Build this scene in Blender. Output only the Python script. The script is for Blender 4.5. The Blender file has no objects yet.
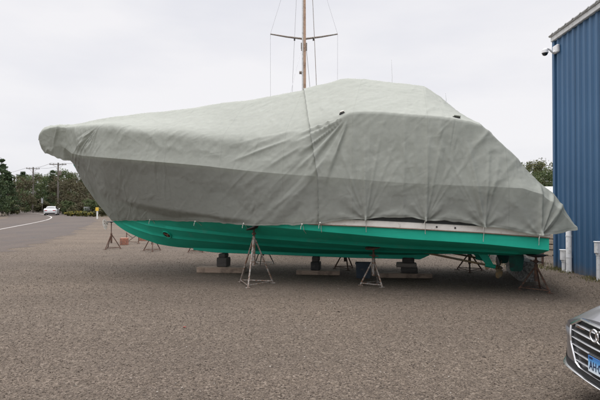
import bpy, math, random
import numpy as np
from mathutils import Vector, Matrix
from mathutils.bvhtree import BVHTree

random.seed(7)
rng = np.random.default_rng(11)
R = math.radians
scene = bpy.context.scene
COL = scene.collection

# ------------------------------------------------------------------ helpers
class MB:
    """collects vertices and faces of ONE mesh"""
    def __init__(self):
        self.v = []; self.f = []; self.m = []
    def add(self, vs, fs, mi=0):
        n = len(self.v)
        self.v += [tuple(p) for p in vs]
        self.f += [tuple(i + n for i in f) for f in fs]
        self.m += [mi] * len(fs)
        return self
    def box(self, c, d, rot=None, mi=0, bevel=0.0):
        x, y, z = d[0] / 2, d[1] / 2, d[2] / 2
        M = rot if rot is not None else Matrix.Identity(3)
        b = min(bevel, x * .9, y * .9, z * .9)
        if b <= 0:
            vs = [Vector((sx * x, sy * y, sz * z)) for sx in (-1, 1) for sy in (-1, 1) for sz in (-1, 1)]
            fs = [(0, 1, 3, 2), (4, 6, 7, 5), (0, 4, 5, 1), (2, 3, 7, 6), (0, 2, 6, 4), (1, 5, 7, 3)]
        else:
            vs = []; idx = {}
            for sx in (-1, 1):
                for sy in (-1, 1):
                    for sz in (-1, 1):
                        for ax in range(3):
                            p = [sx * (x - b), sy * (y - b), sz * (z - b)]
                            p[ax] += (sx, sy, sz)[ax] * b
                            idx[(sx, sy, sz, ax)] = len(vs); vs.append(Vector(p))
            fs = []
            for s in (-1, 1):
                for ax in range(3):
                    o = [i for i in range(3) if i != ax]
                    q = []
                    for a, c2 in ((-1, -1), (1, -1), (1, 1), (-1, 1)):
                        k = [0, 0, 0]; k[ax] = s; k[o[0]] = a; k[o[1]] = c2
                        q.append(idx[(k[0], k[1], k[2], ax)])
                    flip = (s > 0) != (ax != 1)
                    fs.append(tuple(q[::-1]) if flip else tuple(q))
            for ax in range(3):
                o = [i for i in range(3) if i != ax]
                for a in (-1, 1):
                    for c2 in (-1, 1):
                        def key(s, axx):
                            k = [0, 0, 0]; k[ax] = s; k[o[0]] = a; k[o[1]] = c2
                            return idx[(k[0], k[1], k[2], axx)]
                        fs.append((key(-1, o[0]), key(1, o[0]), key(1, o[1]), key(-1, o[1])))
            for sx in (-1, 1):
                for sy in (-1, 1):
                    for sz in (-1, 1):
                        fs.append(tuple(idx[(sx, sy, sz, a)] for a in range(3)))
        return self.add([M @ p + Vector(c) for p in vs], fs, mi)
    def tube(self, pts, rad, n=8, caps=True, mi=0):
        pts = [Vector(p) for p in pts]
        rads = list(rad) if hasattr(rad, '__len__') else [rad] * len(pts)
        up = None; vs = []; fs = []
        for i, p in enumerate(pts):
            a = pts[max(i - 1, 0)]; b = pts[min(i + 1, len(pts) - 1)]
            d = (b - a).normalized()
            if up is None:
                up = Vector((0, 0, 1)) if abs(d.z) < .9 else Vector((1, 0, 0))
            s = d.cross(up)
            if s.length < 1e-6:
                s = d.cross(Vector((0, 1, 0)))
            s.normalize(); up = s.cross(d).normalized()
            for k in range(n):
                an = 2 * math.pi * k / n
                vs.append(p + (s * math.cos(an) + up * math.sin(an)) * rads[i])
        for i in range(len(pts) - 1):
            for k in range(n):
                a = i * n + k; b = i * n + (k + 1) % n
                fs.append((a, b, b + n, a + n))
        if caps:
            fs.append(tuple(range(n - 1, -1, -1)))
            fs.append(tuple((len(pts) - 1) * n + k for k in range(n)))
        return self.add(vs, fs, mi)
    def lathe(self, prof, c=(0, 0, 0), n=20, M=None, mi=0):
        vs = []; fs = []
        for r, z in prof:
            for k in range(n):
                a = 2 * math.pi * k / n
                vs.append(Vector((r * math.cos(a), r * math.sin(a), z)))
        for i in range(len(prof) - 1):
            for k in range(n):
                a = i * n + k; b = i * n + (k + 1) % n
                fs.append((a, b, b + n, a + n))
        if prof[0][0] > 1e-6: fs.append(tuple(range(n - 1, -1, -1)))
        if prof[-1][0] > 1e-6: fs.append(tuple((len(prof) - 1) * n + k for k in range(n)))
        if M is not None: vs = [M @ p for p in vs]
        return self.add([p + Vector(c) for p in vs], fs, mi)
    def grid(self, P, mi=0, flip=False):
        """P: array (nu, nv, 3)"""
        nu, nv = P.shape[:2]
        fs = []
        for i in range(nu - 1):
            for j in range(nv - 1):
                a = i * nv + j
                q = (a, a + nv, a + nv + 1, a + 1)
                fs.append(q[::-1] if flip else q)
        return self.add([tuple(p) for p in P.reshape(-1, 3)], fs, mi)
    def build(self, name, mats, parent=None, smooth=35, loc=(0, 0, 0)):
        me = bpy.data.meshes.new(name)
        me.from_pydata([tuple(p) for p in self.v], [], self.f)
        if not isinstance(mats, (list, tuple)): mats = [mats]
        for m in mats: me.materials.append(m)
        if len(mats) > 1: me.polygons.foreach_set('material_index', self.m)
        if smooth:
            me.polygons.foreach_set('use_smooth', [True] * len(me.polygons))
            me.set_sharp_from_angle(angle=R(smooth))
        me.update()
        o = bpy.data.objects.new(name, me); COL.objects.link(o)
        o.location = loc
        if parent: o.parent = parent
        return o

def np_mesh(name, V, F, mat, parent=None, smooth=True):
    """fast mesh from numpy arrays: F (n, k)"""
    me = bpy.data.meshes.new(name)
    n, k = F.shape
    me.vertices.add(len(V)); me.vertices.foreach_set('co', np.asarray(V, np.float32).ravel())
    me.loops.add(n * k); me.loops.foreach_set('vertex_index', F.astype(np.int32).ravel())
    me.polygons.add(n)
    me.polygons.foreach_set('loop_start', np.arange(0, n * k, k, dtype=np.int32))
    me.polygons.foreach_set('loop_total', np.full(n, k, np.int32))
    me.polygons.foreach_set('use_smooth', np.full(n, smooth, bool))
    me.update(calc_edges=True); me.validate()
    if mat: me.materials.append(mat)
    o = bpy.data.objects.new(name, me); COL.objects.link(o)
    if parent: o.parent = parent
    return o

def tag(o, label=None, cat=None, group=None, kind=None):
    if label: o['label'] = label
    if cat: o['category'] = cat
    if group: o['group'] = group
    if kind: o['kind'] = kind
    return o

def empty(name, loc=(0, 0, 0), rz=0.0, label=None, cat=None, group=None):
    o = bpy.data.objects.new(name, None); COL.objects.link(o)
    o.empty_display_size = .2
    o.location = loc; o.rotation_euler = (0, 0, rz)
    return tag(o, label, cat, group)

def copy_tree(o, parent=None):
    c = o.copy(); COL.objects.link(c)
    if parent:
        c.parent = parent; c.matrix_parent_inverse = o.matrix_parent_inverse.copy()
    for ch in list(o.children): copy_tree(ch, c)
    return c

def rotz(a): return Matrix.Rotation(a, 3, 'Z')

# ---- vectorised lattice noise, -1..1
_tab = rng.random(4096) * 2 - 1
def _h(i, j, k):
    return _tab[((i * 73856093) ^ (j * 19349663) ^ (k * 83492791)) & 4095]
def noise(x, y, z=0.0):
    x = np.asarray(x, float); y = np.asarray(y, float); z = np.zeros_like(x) + z
    i, j, k = np.floor(x).astype(np.int64), np.floor(y).astype(np.int64), np.floor(z).astype(np.int64)
    fx, fy, fz = x - i, y - j, z - k
    fx, fy, fz = [f * f * f * (f * (f * 6 - 15) + 10) for f in (fx, fy, fz)]
    def L(a, b, t): return a + (b - a) * t
    c = [[[_h(i + a, j + b, k + d) for d in (0, 1)] for b in (0, 1)] for a in (0, 1)]
    return L(L(L(c[0][0][0], c[1][0][0], fx), L(c[0][1][0], c[1][1][0], fx), fy),
             L(L(c[0][0][1], c[1][0][1], fx), L(c[0][1][1], c[1][1][1], fx), fy), fz)
def fbm(x, y, z=0.0, o=3):
    r = 0; a = 1.0
    for n in range(o):
        r = r + a * noise(x * 2 ** n + 17.3 * n, y * 2 ** n + 5.1 * n, z + 9.7 * n); a *= .5
    return r
def creases(x, y, z=0.0):
    """sharp-topped folds, 0..1"""
    return (1 - np.abs(noise(x, y, z)) * 1.6).clip(0, 1) ** 2
def sstep(a, b, x):
    t = np.clip((np.asarray(x, float) - a) / (b - a), 0, 1)
    return t * t * (3 - 2 * t)

# ------------------------------------------------------------------ materials
class NT:
    def __init__(self, name):
        self.m = bpy.data.materials.new(name); self.m.use_nodes = True
        self.t = self.m.node_tree; self.b = self.t.nodes['Principled BSDF']
        self.out = self.t.nodes['Material Output']
        self.co = self.t.nodes.new('ShaderNodeTexCoord').outputs['Object']
    def n(self, typ, **kw):
        nd = self.t.nodes.new(typ)
        for k, v in kw.items():
            if k.startswith('i_'):
                nd.inputs[k[2:].replace('_', ' ')].default_value = v
            else: setattr(nd, k, v)
        return nd
    def l(self, a, b): self.t.links.new(a, b)
    def noise(self, scale, detail=4, rough=.6, co=None, dist=0.0):
        nd = self.n('ShaderNodeTexNoise'); nd.inputs['Scale'].default_value = scale
        nd.inputs['Detail'].default_value = detail; nd.inputs['Roughness'].default_value = rough
        nd.inputs['Distortion'].default_value = dist
        self.l(co or self.co, nd.inputs['Vector']); return nd.outputs['Fac']
    def voro(self, scale, feat='F1', out='Distance', co=None):
        nd = self.n('ShaderNodeTexVoronoi', feature=feat); nd.inputs['Scale'].default_value = scale
        self.l(co or self.co, nd.inputs['Vector']); return nd.outputs[out]
    def ramp(self, fac, stops, interp='LINEAR'):
        nd = self.n('ShaderNodeValToRGB'); r = nd.color_ramp; r.interpolation = interp
        while len(r.elements) < len(stops): r.elements.new(.5)
        for e, (p, c) in zip(r.elements, stops):
            e.position = p; e.color = (*c, 1) if len(c) == 3 else c
        self.l(fac, nd.inputs['Fac']); return nd.outputs['Color']
    def mix(self, f, a, b, mode='MIX'):
        nd = self.n('ShaderNodeMix', data_type='RGBA', blend_type=mode)
        for s, v in ((0, f), (6, a), (7, b)):
            if hasattr(v, 'links'): self.l(v, nd.inputs[s])
            elif s == 0: nd.inputs[0].default_value = v
            else: nd.inputs[s].default_value = (*v, 1) if len(v) == 3 else v
        return nd.outputs[2]
    def math(self, op, a, b=0.0):
        nd = self.n('ShaderNodeMath', operation=op)
        for s, v in ((0, a), (1, b)):
            if hasattr(v, 'links'): self.l(v, nd.inputs[s])
            else: nd.inputs[s].default_value = v
        return nd.outputs[0]
    def bump(self, h, strength=.3, dist=.01, prev=None):
        nd = self.n('ShaderNodeBump'); nd.inputs['Strength'].default_value = strength
        nd.inputs['Distance'].default_value = dist; self.l(h, nd.inputs['Height'])
        if prev is not None: self.l(prev, nd.inputs['Normal'])
        return nd.outputs['Normal']
    def set(self, **kw):
        for k, v in kw.items():
            s = self.b.inputs[{'color': 'Base Color', 'rough': 'Roughness', 'metal': 'Metallic', 'normal': 'Normal',
                               'spec': 'Specular IOR Level', 'coat': 'Coat Weight', 'coat_rough': 'Coat Roughness'}[k]]
            if hasattr(v, 'links'): self.l(v, s)
            elif k == 'color': s.default_value = (*v, 1)
            else: s.default_value = v
        return self.m

def worn(name, c, rough=.6, metal=0.0, var=.25, scale=6.0, dirt=None, dirt_amt=.5, bump=.15, bscale=60, spec=.5):
    """a plain colour with uneven tone, optional blotches of dirt or rust, and a little relief"""
    t = NT(name)
    n1 = t.noise(scale, 6, .65)
    lo = tuple(x * (1 - var) for x in c); hi = tuple(min(1, x * (1 + var)) for x in c)
    col = t.ramp(n1, [(.3, lo), (.7, hi)])
    if dirt:
        n2 = t.noise(scale * 1.7, 8, .7)
        f = t.ramp(n2, [(.62 - .25 * dirt_amt, (0, 0, 0)), (.72 - .2 * dirt_amt, (1, 1, 1))])
        col = t.mix(f, col, dirt)
    return t.set(color=col, rough=rough, metal=metal, spec=spec, normal=t.bump(t.noise(bscale, 5), bump, .01))

M = {}
def build_materials():
    # tarpaulin: thin cloth, part of the light passes through it
    t = NT('canvas')
    n1 = t.noise(.9, 5, .6); n2 = t.noise(9, 6, .7)
    col = t.ramp(n1, [(.25, (.290, .301, .268)), (.75, (.334, .345, .309))])
    col = t.mix(t.ramp(n2, [(.35, (1, 1, 1)), (.8, (.88, .88, .86))]), (0, 0, 0), col, 'MIX')
    spots = t.ramp(t.noise(22, 4, .6), [(.70, (0, 0, 0)), (.76, (1, 1, 1))])
    col = t.mix(t.math('MULTIPLY', spots, .18), col, (.30, .30, .26))
    def ridged(scale, ang, sc, detail=3, dist=.6):
        mp = t.n('ShaderNodeMapping'); t.l(t.co, mp.inputs['Vector'])
        mp.vector_type = 'TEXTURE'; mp.inputs['Rotation'].default_value = (0, R(ang), R(8)); mp.inputs['Scale'].default_value = tuple(1 / q for q in sc)
        nd = t.n('ShaderNodeTexNoise', noise_type='RIDGED_MULTIFRACTAL'); t.l(mp.outputs[0], nd.inputs['Vector'])
        nd.inputs['Scale'].default_value = scale; nd.inputs['Detail'].default_value = detail; nd.inputs['Distortion'].default_value = dist
        nd.inputs['Roughness'].default_value = .45
        return nd.outputs['Fac']
    r1 = t.math('MULTIPLY', ridged(2.3, 42, (.45, 1, 2.4)), t.ramp(t.noise(.8, 3), [(.40, (.1, .1, .1)), (.62, (1, 1, 1))]))
    r2 = t.math('MULTIPLY', ridged(2.5, 78, (.4, 1, 2.4)), t.ramp(t.noise(1.1, 3, .5, t.co, 1.0), [(.45, (.0, .0, .0)), (.62, (1, 1, 1))]))
    r3 = ridged(4.5, 15, (1, 1, 1.8), 2)
    sx_ = t.n('ShaderNodeSeparateXYZ'); t.l(t.co, sx_.inputs[0])
    fr = t.math('FRACT', t.math('ADD', t.math('DIVIDE', sx_.outputs[0], 1.32), .37))
    seam = t.ramp(fr, [(.0, (0, 0, 0)), (.490, (0, 0, 0)), (.497, (1, 1, 1)), (.503, (1, 1, 1)), (.510, (0, 0, 0))])
    col = t.mix(t.math('MULTIPLY', seam, .16), col, (.22, .23, .20))
    strk_m = t.n('ShaderNodeMapping'); t.l(t.co, strk_m.inputs['Vector']); strk_m.inputs['Scale'].default_value = (5, 5, .5)
    strk = t.ramp(t.noise(1.6, 5, .6, strk_m.outputs[0]), [(.52, (0, 0, 0)), (.78, (1, 1, 1))])
    col = t.mix(t.math('MULTIPLY', strk, .22), col, (.33, .34, .29))
    nb = t.bump(t.noise(3.2, 4, .45), .15, .03)
    nb = t.bump(r1, .7, .034, nb); nb = t.bump(r2, .75, .036, nb); nb = t.bump(r3, .35, .012, nb)
    at = t.n('ShaderNodeAttribute', attribute_name='hem')
    hl = t.ramp(at.outputs['Fac'], [(.0, (0, 0, 0)), (.030, (0, 0, 0)), (.038, (1, 1, 1)), (.046, (1, 1, 1)), (.054, (0, 0, 0))])
    nb = t.bump(hl, -.6, .008, nb)
    t.b.inputs['Base Color'].default_value = (1, 1, 1, 1)
    col = t.mix(t.math('MULTIPLY', hl, .35), col, (.13, .135, .12))
    nb = t.bump(seam, .35, .006, nb)
    t.set(color=col, rough=.82, spec=.25, normal=nb)
    tr = t.n('ShaderNodeBsdfTranslucent'); t.l(t.mix(1.0, col, (1.2, 1.25, 1.12), 'MULTIPLY'), tr.inputs['Color'])
    t.l(nb, tr.inputs['Normal'])
    mx = t.n('ShaderNodeMixShader'); mx.inputs[0].default_value = .30
    t.l(t.b.outputs[0], mx.inputs[1]); t.l(tr.outputs[0], mx.inputs[2]); t.l(mx.outputs[0], t.out.inputs['Surface'])
    M['canvas'] = t.m
    # antifouling paint
    t = NT('teal_bottom_paint')
    n1 = t.noise(1.6, 6, .65); n2 = t.noise(14, 6, .7)
    col = t.ramp(n1, [(.3, (.009, .37, .248)), (.7, (.016, .46, .318))])
    mp = t.n('ShaderNodeMapping'); t.l(t.co, mp.inputs['Vector']); mp.inputs['Scale'].default_value = (.5, 4, 9)
    st = t.ramp(t.noise(3, 6, .7, mp.outputs[0]), [(.55, (0, 0, 0)), (.75, (1, 1, 1))])
    col = t.mix(t.math('MULTIPLY', st, .40), col, (.02, .17, .125))
    scuff = t.ramp(t.noise(2.4, 8, .72), [(.58, (0, 0, 0)), (.66, (1, 1, 1))])
    col = t.mix(t.math('MULTIPLY', scuff, .2), col, (.16, .34, .28))
    sp = t.ramp(n2, [(.68, (0, 0, 0)), (.74, (1, 1, 1))])
    col = t.mix(t.math('MULTIPLY', sp, .3), col, (.10, .16, .12))
    M['teal'] = t.set(color=col, rough=.62, spec=.35, normal=t.bump(n2, .2, .006))
    M['dark_teal'] = worn('dark_teal_paint', (.006, .095, .068), .7, var=.3, dirt=(.03, .06, .05), dirt_amt=.5)  # darker, blotchy teal for the rudders
    M['topside'] = worn('topside_gap_shade', (.03, .035, .033), .5, dirt=(.02, .02, .02), bump=.05)  # near black: shade of the gap under the hem put into the colour
    M['strip'] = worn('cream_rail', (.74, .71, .65), .45, var=.08, dirt=(.50, .46, .40), dirt_amt=.25, bump=.06)
    M['dark'] = worn('rubber_and_hole_shade', (.018, .018, .018), .7, var=.3, dirt=(.05, .045, .04), dirt_amt=.4)  # rubber parts, and the painted shade of tunnel and cover openings
    M['rust'] = worn('rusty_steel', (.115, .058, .036), .85, var=.35, scale=14, dirt=(.05, .035, .028), dirt_amt=.7, bump=.4, bscale=90)
    M['galv'] = worn('galvanised_steel', (.30, .29, .27), .55, .35, var=.2, scale=16, dirt=(.16, .085, .05), dirt_amt=.75, bump=.25, bscale=90)
    M['greyst'] = worn('grey_painted_steel', (.20, .215, .20), .6, .1, var=.2, scale=16, dirt=(.15, .08, .05), dirt_amt=.75, bump=.25, bscale=90)
    M['bronze'] = worn('bronze', (.36, .24, .13), .45, .7, var=.25, dirt=(.25, .22, .16), dirt_amt=.6)
    M['conc'] = worn('concrete', (.27, .255, .235), .92, var=.25, scale=5, dirt=(.12, .11, .095), dirt_amt=.6, bump=.5, bscale=40)
    t = NT('mottled_concrete')
    vo = t.voro(16); nn = t.noise(20, 8, .75)
    M['mott'] = t.set(color=t.ramp(nn, [(.36, (.05, .047, .043)), (.52, (.17, .16, .145)), (.66, (.36, .345, .32))]), rough=.95,
                      normal=t.bump(t.math('ADD', vo, nn), .8, .03))
    # timber
    def timber(name, c0, c1):
        t = NT(name)
        mp = t.n('ShaderNodeMapping'); t.l(t.co, mp.inputs['Vector']); mp.inputs['Scale'].default_value = (1.2, 14, 14)
        g = t.noise(4, 8, .7, mp.outputs[0], .4)
        col = t.ramp(g, [(.3, c0), (.7, c1)])
        col = t.mix(t.ramp(t.noise(5, 6), [(.5, (0, 0, 0)), (.75, (1, 1, 1))]), col, tuple(x * .5 for x in c0))
        return t.set(color=col, rough=.9, normal=t.bump(g, .5, .008))
    M['plank'] = timber('weathered_plank', (.20, .145, .108), (.34, .26, .20))
    M['darkwood'] = timber('dark_oak_block', (.035, .032, .030), (.085, .078, .07))
    M['greywood'] = timber('grey_timber', (.13, .115, .10), (.24, .215, .185))
    M['palewood'] = timber('pale_lumber', (.42, .34, .25), (.60, .50, .38))
    M['mastwood'] = timber('varnished_mast', (.30, .19, .125), (.46, .33, .245))
    M['polewood'] = timber('creosoted_pole', (.085, .075, .065), (.16, .14, .12))
    M['bark'] = timber('bark', (.045, .036, .028), (.11, .09, .07))
    M['brick'] = worn('red_brick', (.27, .115, .075), .9, var=.25, scale=9, dirt=(.16, .10, .08), bump=.5, bscale=40)
    M['cord'] = worn('white_cord', (.55, .53, .48), .9, var=.1, bump=.3, bscale=200)
    M['seamcord'] = worn('seam_cord', (.16, .165, .15), .9, bump=.2)
    M['wire'] = worn('steel_wire', (.42, .42, .43), .5, .5, var=.1, bump=0)
    M['black_wire'] = worn('overhead_cable', (.03, .03, .03), .6, var=.1, bump=0)
    # building sheet metal
    t = NT('blue_ribbed_steel')
    n1 = t.noise(.6, 5, .6)
    mp = t.n('ShaderNodeMapping'); t.l(t.co, mp.inputs['Vector']); mp.inputs['Scale'].default_value = (6, 6, .35)
    col = t.ramp(n1, [(.3, (.031, .085, .165)), (.7, (.040, .103, .194))])
    stf = t.ramp(t.noise(2.2, 6, .7, mp.outputs[0]), [(.5, (0, 0, 0)), (.8, (1, 1, 1))])
    col = t.mix(t.math('MULTIPLY', stf, .22), col, (.10, .15, .22))
    sz = t.n('ShaderNodeSeparateXYZ'); t.l(t.co, sz.inputs[0])
    mud = t.math('ADD', t.math('MULTIPLY', sz.outputs[2], 1.6), t.math('MULTIPLY', t.noise(5, 5, .7), .7))
    col = t.mix(t.ramp(mud, [(.30, (.7, .7, .7)), (.75, (0, 0, 0))]), col, (.12, .105, .09))
    lap = t.ramp(t.math('FRACT', t.math('DIVIDE', sz.outputs[1], .90)), [(.0, (1, 1, 1)), (.008, (1, 1, 1)), (.016, (0, 0, 0))])
    col = t.mix(t.math('MULTIPLY', lap, .45), col, (.012, .03, .06))
    M['blue'] = t.set(color=col, rough=.5, spec=.4, normal=t.bump(t.noise(3, 3), .06, .01))
    M['trim'] = worn('white_trim', (.50, .50, .49), .5, var=.08, dirt=(.36, .35, .33), dirt_amt=.4, bump=.05)
    M['roofmetal'] = worn('roof_sheet', (.30, .30, .29), .55, .2, var=.15, dirt=(.16, .15, .13), dirt_amt=.5)
    M['pvc'] = worn('white_plastic_pipe', (.66, .66, .66), .45, var=.05, dirt=(.42, .40, .37), dirt_amt=.3, bump=.04)
    M['camwhite'] = worn('camera_housing', (.62, .62, .62), .4, var=.04, bump=0)
    M['bluebin'] = worn('blue_bin_plastic', (.018, .032, .05), .6, var=.25, dirt=(.06, .06, .06), dirt_amt=.3)
    M['greenpad'] = worn('green_pad', (.03, .13, .09), .8, var=.25)
    M['yellow'] = worn('yellow_sign', (.62, .42, .05), .5, var=.1)
    M['signwhite'] = worn('white_post', (.65, .65, .62), .6, var=.1)
    M['signgrey'] = worn('grey_sign', (.33, .34, .34), .6, var=.1)
    # ground
    t = NT('gravel_ground')
    co = t.co
    big = t.noise(.12, 5, .6); mid = t.noise(.8, 6, .65); sml = t.noise(5, 6, .7)
    cell = t.voro(85, 'F1', 'Color'); cd = t.voro(85)
    cell2 = t.voro(42, 'F1', 'Color'); cd2 = t.voro(42)
    sep = t.n('ShaderNodeSeparateColor'); t.l(cell, sep.inputs[0])
    sep2 = t.n('ShaderNodeSeparateColor'); t.l(cell2, sep2.inputs[0])
    col = t.ramp(sep.outputs[0], [(0, (0.029, 0.022, 0.017)), (.35, (0.061, 0.047, 0.035)), (.7, (0.091, 0.071, 0.053)), (.93, (0.128, 0.101, 0.077)), (.99, (0.171, 0.141, 0.114))])
    col2 = t.ramp(sep2.outputs[1], [(0, (0.045, 0.034, 0.026)), (.6, (0.100, 0.078, 0.060)), (.97, (0.155, 0.126, 0.100))])
    col = t.mix(t.ramp(sep2.outputs[0], [(.50, (0, 0, 0)), (.62, (1, 1, 1))]), col, col2)
    col = t.mix(.20, col, (.088, .072, .058))
    dustf = t.ramp(mid, [(.42, (0, 0, 0)), (.66, (1, 1, 1))])
    col = t.mix(t.math('MULTIPLY', dustf, .30), col, (.086, .069, .055))
    mpt = t.n('ShaderNodeMapping'); t.l(t.co, mpt.inputs['Vector']); mpt.inputs['Rotation'].default_value = (0, 0, R(62)); mpt.inputs['Scale'].default_value = (.12, 1.0, 1)
    trk = t.ramp(t.noise(1.1, 4, .5, mpt.outputs[0], .5), [(.36, (.90, .895, .89)), (.5, (1, 1, 1)), (.66, (1.06, 1.055, 1.05))])
    col = t.mix(1.0, col, trk, 'MULTIPLY')
    col = t.mix(1.0, col, t.ramp(big, [(.32, (.78, .78, .79)), (.5, (.98, .98, .98)), (.68, (1.16, 1.14, 1.10))]), 'MULTIPLY')
    h = t.math('ADD', t.math('MULTIPLY', cd, -.55), t.math('MULTIPLY', cd2, -.8))
    nb = t.bump(h, .6, .011)
    nb = t.bump(sml, .4, .03, nb)
    M['gravel'] = t.set(color=col, rough=.95, spec=.2, normal=nb)
    t = NT('loose_stones')
    geo = t.n('ShaderNodeNewGeometry')
    col = t.ramp(geo.outputs['Random Per Island'], [(0, (0.067, 0.054, 0.044)), (.3, (0.069, 0.053, 0.041)), (.65, (0.103, 0.081, 0.062)), (.9, (0.147, 0.119, 0.092)), (.975, (0.170, 0.138, 0.112)), (.9965, (0.216, 0.185, 0.156)), (.998, (0.391, 0.363, 0.326))])
    col = t.mix(.30, col, (.090, .074, .060))
    M['stones'] = t.set(color=col, rough=.9, spec=.25, normal=t.bump(t.noise(120, 4), .4, .004))
    t = NT('asphalt')
    sep = t.n('ShaderNodeSeparateColor'); t.l(t.voro(90, 'F1', 'Color'), sep.inputs[0])
    col = t.ramp(sep.outputs[0], [(0, (0.045, 0.034, 0.028)), (.8, (0.063, 0.049, 0.040)), (1, (0.096, 0.078, 0.064))])
    col = t.mix(1.0, col, t.ramp(t.noise(.22, 5, .6), [(.3, (.86, .86, .88)), (.7, (1.1, 1.08, 1.06))]), 'MULTIPLY')
    mp = t.n('ShaderNodeMapping'); t.l(t.co, mp.inputs['Vector']); mp.inputs['Rotation'].default_value = (0, 0, R(20))
    mp.inputs['Scale'].default_value = (1.2, .09, 1)
    wear = t.ramp(t.noise(1.0, 5, .6, mp.outputs[0]), [(.35, (.88, .88, .88)), (.65, (1.1, 1.1, 1.1))])
    col = t.mix(1.0, col, wear, 'MULTIPLY')
    nd_ = t.n('ShaderNodeMix', data_type='VECTOR'); nd_.inputs[0].default_value = .35
    nz_ = t.n('ShaderNodeTexNoise'); nz_.inputs['Scale'].default_value = .6; nz_.inputs['Detail'].default_value = 6; t.l(t.co, nz_.inputs['Vector'])
    va = t.n('ShaderNodeVectorMath', operation='MULTIPLY_ADD'); va.inputs[1].default_value = (3, 3, 0); t.l(nz_.outputs['Color'], va.inputs[0]); t.l(t.co, va.inputs[2])
    ck = t.ramp(t.voro(.16, 'DISTANCE_TO_EDGE', 'Distance', va.outputs[0]), [(.0, (1, 1, 1)), (.008, (1, 1, 1)), (.016, (0, 0, 0))])
    t.t.nodes.remove(nd_)
    col = t.mix(t.math('MULTIPLY', ck, .55), col, (.04, .036, .034))
    pt = t.ramp(t.noise(.09, 4, .6), [(.50, (0, 0, 0)), (.53, (1, 1, 1))])
    col = t.mix(t.math('MULTIPLY', pt, .22), col, (.045, .040, .038))
    M['asphalt'] = t.set(color=col, rough=.9, spec=.3, normal=t.bump(t.voro(90), .4, .006))
    M['roadpaint'] = worn('worn_road_paint', (.25, .235, .22), .8, var=.12, scale=3, dirt=(.26, .24, .22), dirt_amt=.55)
    # foliage
    def leaf(name, cols):
        t = NT(name); geo = t.n('ShaderNodeNewGeometry')
        n = len(cols)
        col = t.ramp(geo.outputs['Random Per Island'], [(i / (n - 1), c) for i, c in enumerate(cols)])
        t.set(color=col, rough=.7, spec=.25)
        tr = t.n('ShaderNodeBsdfTranslucent'); t.l(col, tr.inputs['Color'])
        mx = t.n('ShaderNodeMixShader'); mx.inputs[0].default_value = .25
        t.l(t.b.outputs[0], mx.inputs[1]); t.l(tr.outputs[0], mx.inputs[2]); t.l(mx.outputs[0], t.out.inputs['Surface'])
        return t.m
    M['leaf_pine'] = leaf('pine_needles', [(0.021, 0.038, 0.016), (0.038, 0.062, 0.025), (0.057, 0.082, 0.034)])
    M['leaf_green'] = leaf('green_leaves', [(0.034, 0.054, 0.021), (0.062, 0.087, 0.032), (0.099, 0.117, 0.045)])
    M['leaf_olive'] = leaf('olive_leaves', [(0.047, 0.057, 0.022), (0.084, 0.092, 0.039), (0.122, 0.117, 0.052)])
    M['leaf_rust'] = leaf('russet_leaves', [(0.045, 0.039, 0.021), (0.075, 0.062, 0.034), (0.090, 0.078, 0.043), (0.057, 0.065, 0.030)])
    M['leaf_bush'] = leaf('shrub_leaves', [(0.042, 0.049, 0.022), (0.075, 0.075, 0.035), (0.103, 0.089, 0.047)])
    M['leaf_yellow'] = leaf('yellow_flowers', [(.05, .065, .025), (.07, .08, .03), (.09, .09, .035), (.42, .34, .06)])
    M['grass'] = leaf('dry_grass', [(.07, .075, .03), (.13, .12, .055), (.20, .17, .09)])
    M['sand'] = worn('sandy_bank', (.34, .265, .20), .95, var=.25, scale=1.0, bump=.5, bscale=8)
    # cars
    def paint(name, c, metal):
        t = NT(name)
        fl = t.noise(900, 2)
        dirt = t.ramp(t.noise(3, 6, .6), [(.45, (0, 0, 0)), (.8, (1, 1, 1))])
        col = t.mix(t.math('MULTIPLY', dirt, .2), c, (.22, .20, .18))
        return t.set(color=col, rough=t.math('MULTIPLY_ADD', dirt, .12) if False else .28, metal=metal, coat=.7, coat_rough=.06, normal=t.bump(fl, .02, .001))
    M['paint_grey'] = paint('grey_metallic_paint', (.150, .150, .160), .5)
    M['paint_white'] = paint('white_car_paint', (.62, .63, .64), 0.0)
    M['chrome'] = worn('satin_chrome', (.72, .72, .73), .22, 1.0, var=.04, bump=.02)
    M['slat'] = worn('brushed_slat', (.40, .40, .41), .32, .9, var=.06, bump=.02)
    M['alu'] = worn('alloy', (.5, .5, .51), .35, .9, var=.08, bump=.02)
    M['blackgloss'] = worn('black_plastic', (.010, .010, .011), .35, var=.2, bump=.05)
    M['blackmatt'] = worn('black_textured_plastic', (.018, .018, .019), .6, var=.2, bump=.2, bscale=200)
    M['glass_dark'] = worn('car_glass', (.012, .014, .016), .06, var=.1, bump=0, spec=.6)
    M['lamp'] = worn('headlamp_lens', (.22, .23, .25), .08, .3, var=.15, bump=0, spec=.7)
    M['redlamp'] = worn('red_lamp', (.30, .01, .01), .2, var=.1, bump=0)
    M['tyre'] = worn('tyre', (.02, .02, .02), .85, var=.2, dirt=(.07, .06, .05), dirt_amt=.4, bump=.2)
    t = NT('plate_face')
    sp = t.n('ShaderNodeSeparateXYZ'); t.l(t.co, sp.inputs[0])
    g = t.math('ADD', t.math('MULTIPLY', sp.outputs[2], 1 / .112), .5)
    M['plate'] = t.set(color=t.ramp(g, [(.08, (.60, .66, .70)), (.45, (.36, .52, .66)), (.72, (.07, .25, .52)), (.95, (.035, .14, .38))]), rough=.35)
    M['plate_ink'] = worn('plate_letters', (.006, .016, .06), .5, var=.1, bump=0)
build_materials()

# ------------------------------------------------------------------ ground
def ribbon(left, right, z, name, mat):
    V = np.array([[(*a, z), (*b, z)] for a, b in zip(left, right)], float)
    return MB().grid(V).build(name, mat, smooth=0)

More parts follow.
